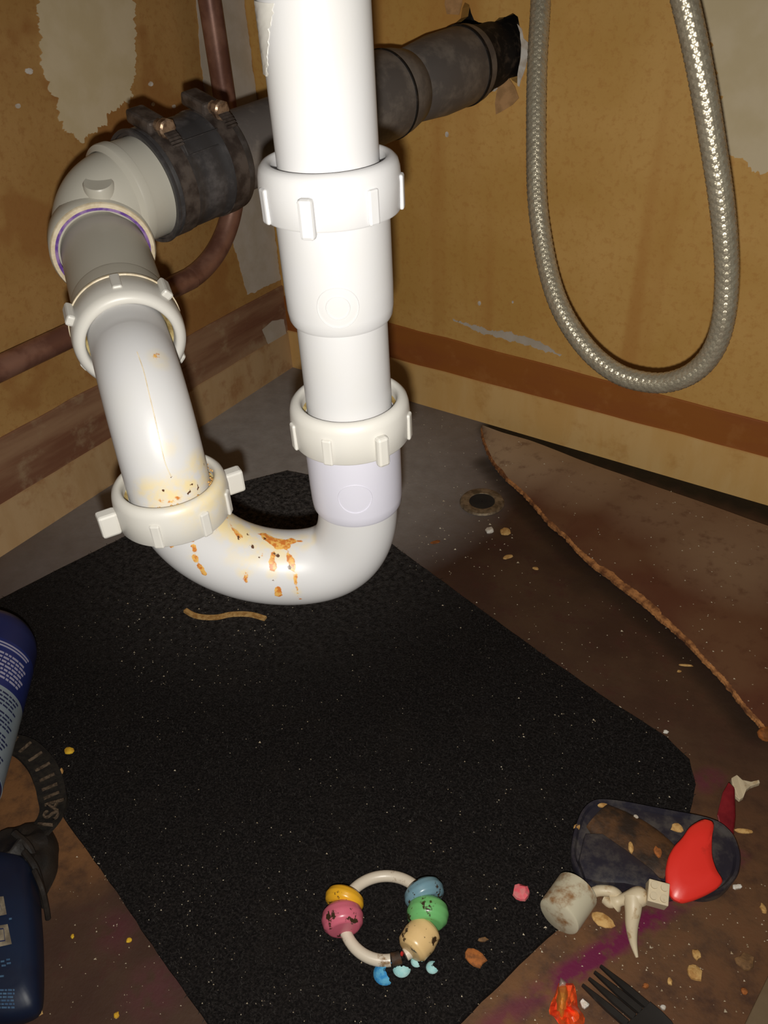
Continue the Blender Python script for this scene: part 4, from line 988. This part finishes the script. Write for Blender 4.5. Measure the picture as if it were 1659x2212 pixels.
# ================================================================== LEFT EDGE: BOTTLE, STRAP, CLOTH, PACKET
BR = .034
ba_ = FL(74, 1400, BR+.004); bb_ = FL(24, 1585, BR+.004); bd = (ba_-bb_); bd.z = 0; bd.normalize(); bl = Z.cross(bd)
if bl.dot(rx) > 0: bl = -bl
ax0 = V((bb_.x, bb_.y, BR+.004)) + bl*BR
Lb = (ba_-bb_).dot(bd)
bot = thing('detergent_bottle', V((ax0.x, ax0.y, .004)), 'blue bottle with white print lying at the left edge of the mat', 'bottle')
E0 = ax0 - bd*.05; LL = .05+Lb+.022
prof = [(.0002, 0), (.026, .001), (BR-.001, .004), (BR, .010), (BR, LL-.020), (BR-.0015, LL-.012), (BR-.005, LL-.005), (BR-.011, LL-.0008), (.0002, LL)]
part(MB().lathe(prof, E0, bd, 72), 'bottle_body', 'blue_b', bot, smooth=50)
lab0 = .016; lab1 = .05+Lb*.83; labm = .05+Lb*.33
part(MB().lathe([(BR+.0001, lab0), (BR+.0004, lab0), (BR+.0004, labm), (BR+.0001, labm)], E0, bd, 96, True), 'pale_label', 'label_pale', bot)
part(MB().lathe([(BR+.0001, labm), (BR+.0004, labm), (BR+.0004, lab1), (BR+.0001, lab1)], E0, bd, 96, True), 'blue_label', 'label_blue', bot)
rR = -bl
def textline(h, a0, a1, mat, hw, seed, broken=True):
    m = MB(); R5 = random.Random(seed); a = a0
    while a < a1:
        L = R5.uniform(.05, .16) if broken else a1-a0; b = min(a1, a+L); n = max(2, int((b-a)/.04)); rg = []
        for k in range(n+1):
            t = a+(b-a)*k/n; d = rR*math.cos(t) + Z*math.sin(t); rg.append([E0 + bd*(h+s_*hw) + d*(BR+r_) for s_, r_ in ((-1, .0004), (1, .0004), (1, .0006), (-1, .0006))])
        m.loft(rg); a = b + (.025 if broken else 1)
    part(m, 'print_line', mat, bot, smooth=0)
k = 0; h = lab1-.0035
for gap, br_ in ((0, 0), (.0026, 0), (.0060, 1), (.0032, 1), (.0032, 1), (.0032, 1), (.0032, 1), (.0032, 1), (.0032, 1)):
    h -= gap
    if h > labm+.001: textline(h, .10+.05*(k % 3), 2.4, 'ink_w', .00075 if br_ else .0006, k, bool(br_))
    k += 1
h = labm-.004
while h > lab0+.002:
    textline(h, .05+.06*(k % 3), 2.4, 'ink_d', .0006, k, True); h -= .0030 if k % 4 else .0055; k += 1
# strap
st_px = [(-30, 1612, .016), (10, 1606, .014), (52, 1616, .013), (86, 1648, .012), (104, 1684, .011), (112, 1716, .0105), (116, 1742, .011), (106, 1770, .012), (84, 1796, .012), (58, 1822, .013), (34, 1850, .014)]
spath = smooth_path([FL(*q) for q in st_px], 8)
strap = thing('webbing_strap', FL(110, 1740), 'black webbing strap with stitched letters looped over the mat edge', 'strap')
m = MB(); rings = []
for k, p in enumerate(spath):
    t = (spath[min(k+1, len(spath)-1)]-spath[max(0, k-1)]).normalized(); s_ = t.cross(Z).normalized()*.0085; q = k/(len(spath)-1)
    tilt = .30*math.sin(q*6) ; s_ = s_*math.cos(tilt) + Z*(.0085*math.sin(tilt)); n_ = s_.cross(t).normalized()*.0011
    rings.append([p-s_-n_, p+s_-n_, p+s_+n_, p-s_+n_])
part(m.loft(rings), 'webbing', 'strap', strap, smooth=50)
for k in range(12, len(spath)-30, 5):     # stitched bars on the first half of the loop
    p = spath[k]; t = (spath[k+1]-spath[k-1]).normalized(); s_ = t.cross(Z).normalized()
    part(MB().box(p + Z*.0024, t, s_, Z, .0018, .0095, .0008), 'stitch', 'thread', strap, smooth=0)
def letter(ch, pos, xdir, ydir, size, mat, parent, name='letter'):
    cu = bpy.data.curves.new('t', 'FONT'); cu.body = ch; cu.align_x = 'CENTER'; cu.align_y = 'CENTER'; cu.size = size; cu.extrude = size*.05
    to = bpy.data.objects.new('t', cu); COL.objects.link(to); bpy.context.view_layer.update()
    dg = bpy.context.evaluated_depsgraph_get(); me = bpy.data.meshes.new_from_object(to.evaluated_get(dg))
    COL.objects.unlink(to); bpy.data.objects.remove(to)
    zd = xdir.cross(ydir).normalized(); mw = Matrix((xdir, ydir, zd)).transposed().to_4x4(); mw.translation = pos; me.transform(mw)
    me.materials.clear(); me.materials.append(M[mat]); o = bpy.data.objects.new(name, me); COL.objects.link(o); under(o, parent); return o
for ch, px, py, i in (('I', 100, 1781, 0), ('S', 112, 1760, 1), ('A', 118, 1738, 2)):
    xd = (FL(120, 1738, .013)-FL(98, 1784, .013)).normalized(); yd = Z.cross(xd).normalized()
    letter(ch, FL(px, py, .0165), xd, yd, .014, 'thread', strap)
# crumpled black cloth bag
bag = thing('cloth_bag', FL(60, 1860), 'crumpled black cloth bag between the strap and the blue packet', 'bag')
m = MB(); cb = FL(38, 1900, .0); rings = []
for j in range(13):
    th = math.pi/2*j/12; rg = []
    for i in range(48):
        a = 2*math.pi*i/48; wob = 1+.22*noise.noise(V((math.cos(a)*1.6, math.sin(a)*1.6, j*.12)))
        ex = .026*math.cos(th)*wob; ey = .032*math.cos(th)*wob; zz = .022*math.sin(th)+.006*noise.noise(V((math.cos(a)*3*math.cos(th), math.sin(a)*3*math.cos(th), 4)))
        rg.append(V((cb.x, cb.y, 0)) + rx*(math.cos(a)*ex) + ry*(math.sin(a)*ey) + Z*max(.0012, zz if j else .0012))
    rings.append(rg)
part(m.loft(rings), 'bag_body', 'cloth', bag, smooth=25)
for q in range(3):
    pts_ = smooth_path([FL(30+22*q, 1800+40*q, .023), FL(62+14*q, 1830+44*q, .020), FL(80+10*q, 1880+40*q, .010), FL(92+6*q, 1935+25*q, .003)], 6)
    part(MB().tube(pts_, .0024-.0004*q, 8), 'drawcord', 'cloth', bag)
# blue packet
pk = thing('blue_packet', FL(20, 2040), 'dark blue printed packet at the lower left corner', 'packet')
PZ = .030
pout = [(62, 1850), (72, 1930), (80, 2020), (86, 2110), (88, 2186), (40, 2206), (-60, 2218), (-160, 2200), (-160, 1860), (-20, 1836)]
bot_ = [FL(x_, y_, .002) for x_, y_ in [(78, 1856), (88, 1930), (92, 2020), (94, 2110), (92, 2190), (40, 2212), (-60, 2224), (-160, 2206), (-160, 1866), (-20, 1840)]]
top_ = [FL(x_, y_, PZ-.008) for x_, y_ in pout]; ct_ = sum(top_, V())/len(top_)
t2_ = [ct_.lerp(p, .93)+Z*.006 for p in top_]; t3_ = [ct_.lerp(p, .7)+Z*.009 for p in top_]
def rl_(L): return round_loop(L, 4, .4)
pkb = part(MB().loft([rl_(bot_), rl_([b.lerp(t, .5)+(b-V((ct_.x, ct_.y, b.z))).normalized()*.002 for b, t in zip(bot_, top_)]), rl_(top_), rl_(t2_), rl_(t3_)]), 'packet_body', 'packet', pk, smooth=60)
m = MB(); e0 = smooth_path([FL(92, 2184, .003), FL(60, 2201, .003), (FL(20, 2211, .003)), FL(-60, 2216, .003)], 6)
ribbon('light_seam', e0, .003, .0012, 'c_tan', parent=pk)
tre = BVHTree.FromPolygons([v.co for v in pkb.data.vertices], [p.vertices for p in pkb.data.polygons])
def onpk(px, py, lift=.0004):
    h_ = tre.ray_cast(CAM, ray(px, py).normalized()); return (h_[0] + h_[1]*lift) if h_[0] else FL(px, py, PZ)
def pkquad(pts, mat, name, lift=.0004):
    m = MB(); q = [onpk(x_, y_, lift) for x_, y_ in pts]; part(m.prism(q, (CAM-q[0]).normalized()*.0003), name, mat, pk, smooth=0)
pkquad([(-30, 1940), (8, 1937), (15, 1976), (-24, 1984)], 'pict', 'printed_picture')
pkquad([(-26, 2004), (17, 1997), (26, 2040), (-20, 2050)], 'pict', 'printed_picture')
for a, b, c, d in ((-18, 2010, 8, 2006), (8, 2006, 11, 2032), (-2, 1948, 4, 1966), (-15, 2036, 11, 2032)):
    pkquad([(a, b), (c, d), (c+1.5, d+2.5), (a+1.5, b+2.5)], 'ink_d', 'picture_outline', .0008)
R6 = random.Random(9)
for r_ in range(6):
    x_ = -30
    while x_ < 30:
        L = R6.uniform(5, 12); pkquad([(x_, 2137+r_*7.5-x_*.02), (min(32, x_+L), 2137+r_*7.5), (min(32, x_+L), 2141+r_*7.5), (x_, 2141+r_*7.5)], 'ink_t', 'print_word'); x_ += L+2
for x_, y_, L in ((4, 2085, 9), (15, 2080, 9), (2, 2076, 8), (14, 2072, 8), (0, 2108, 9), (20, 1984, 6)): pkquad([(x_, y_), (x_+L, y_-1), (x_+L, y_+3), (x_, y_+4)], 'ink_t', 'print_word')
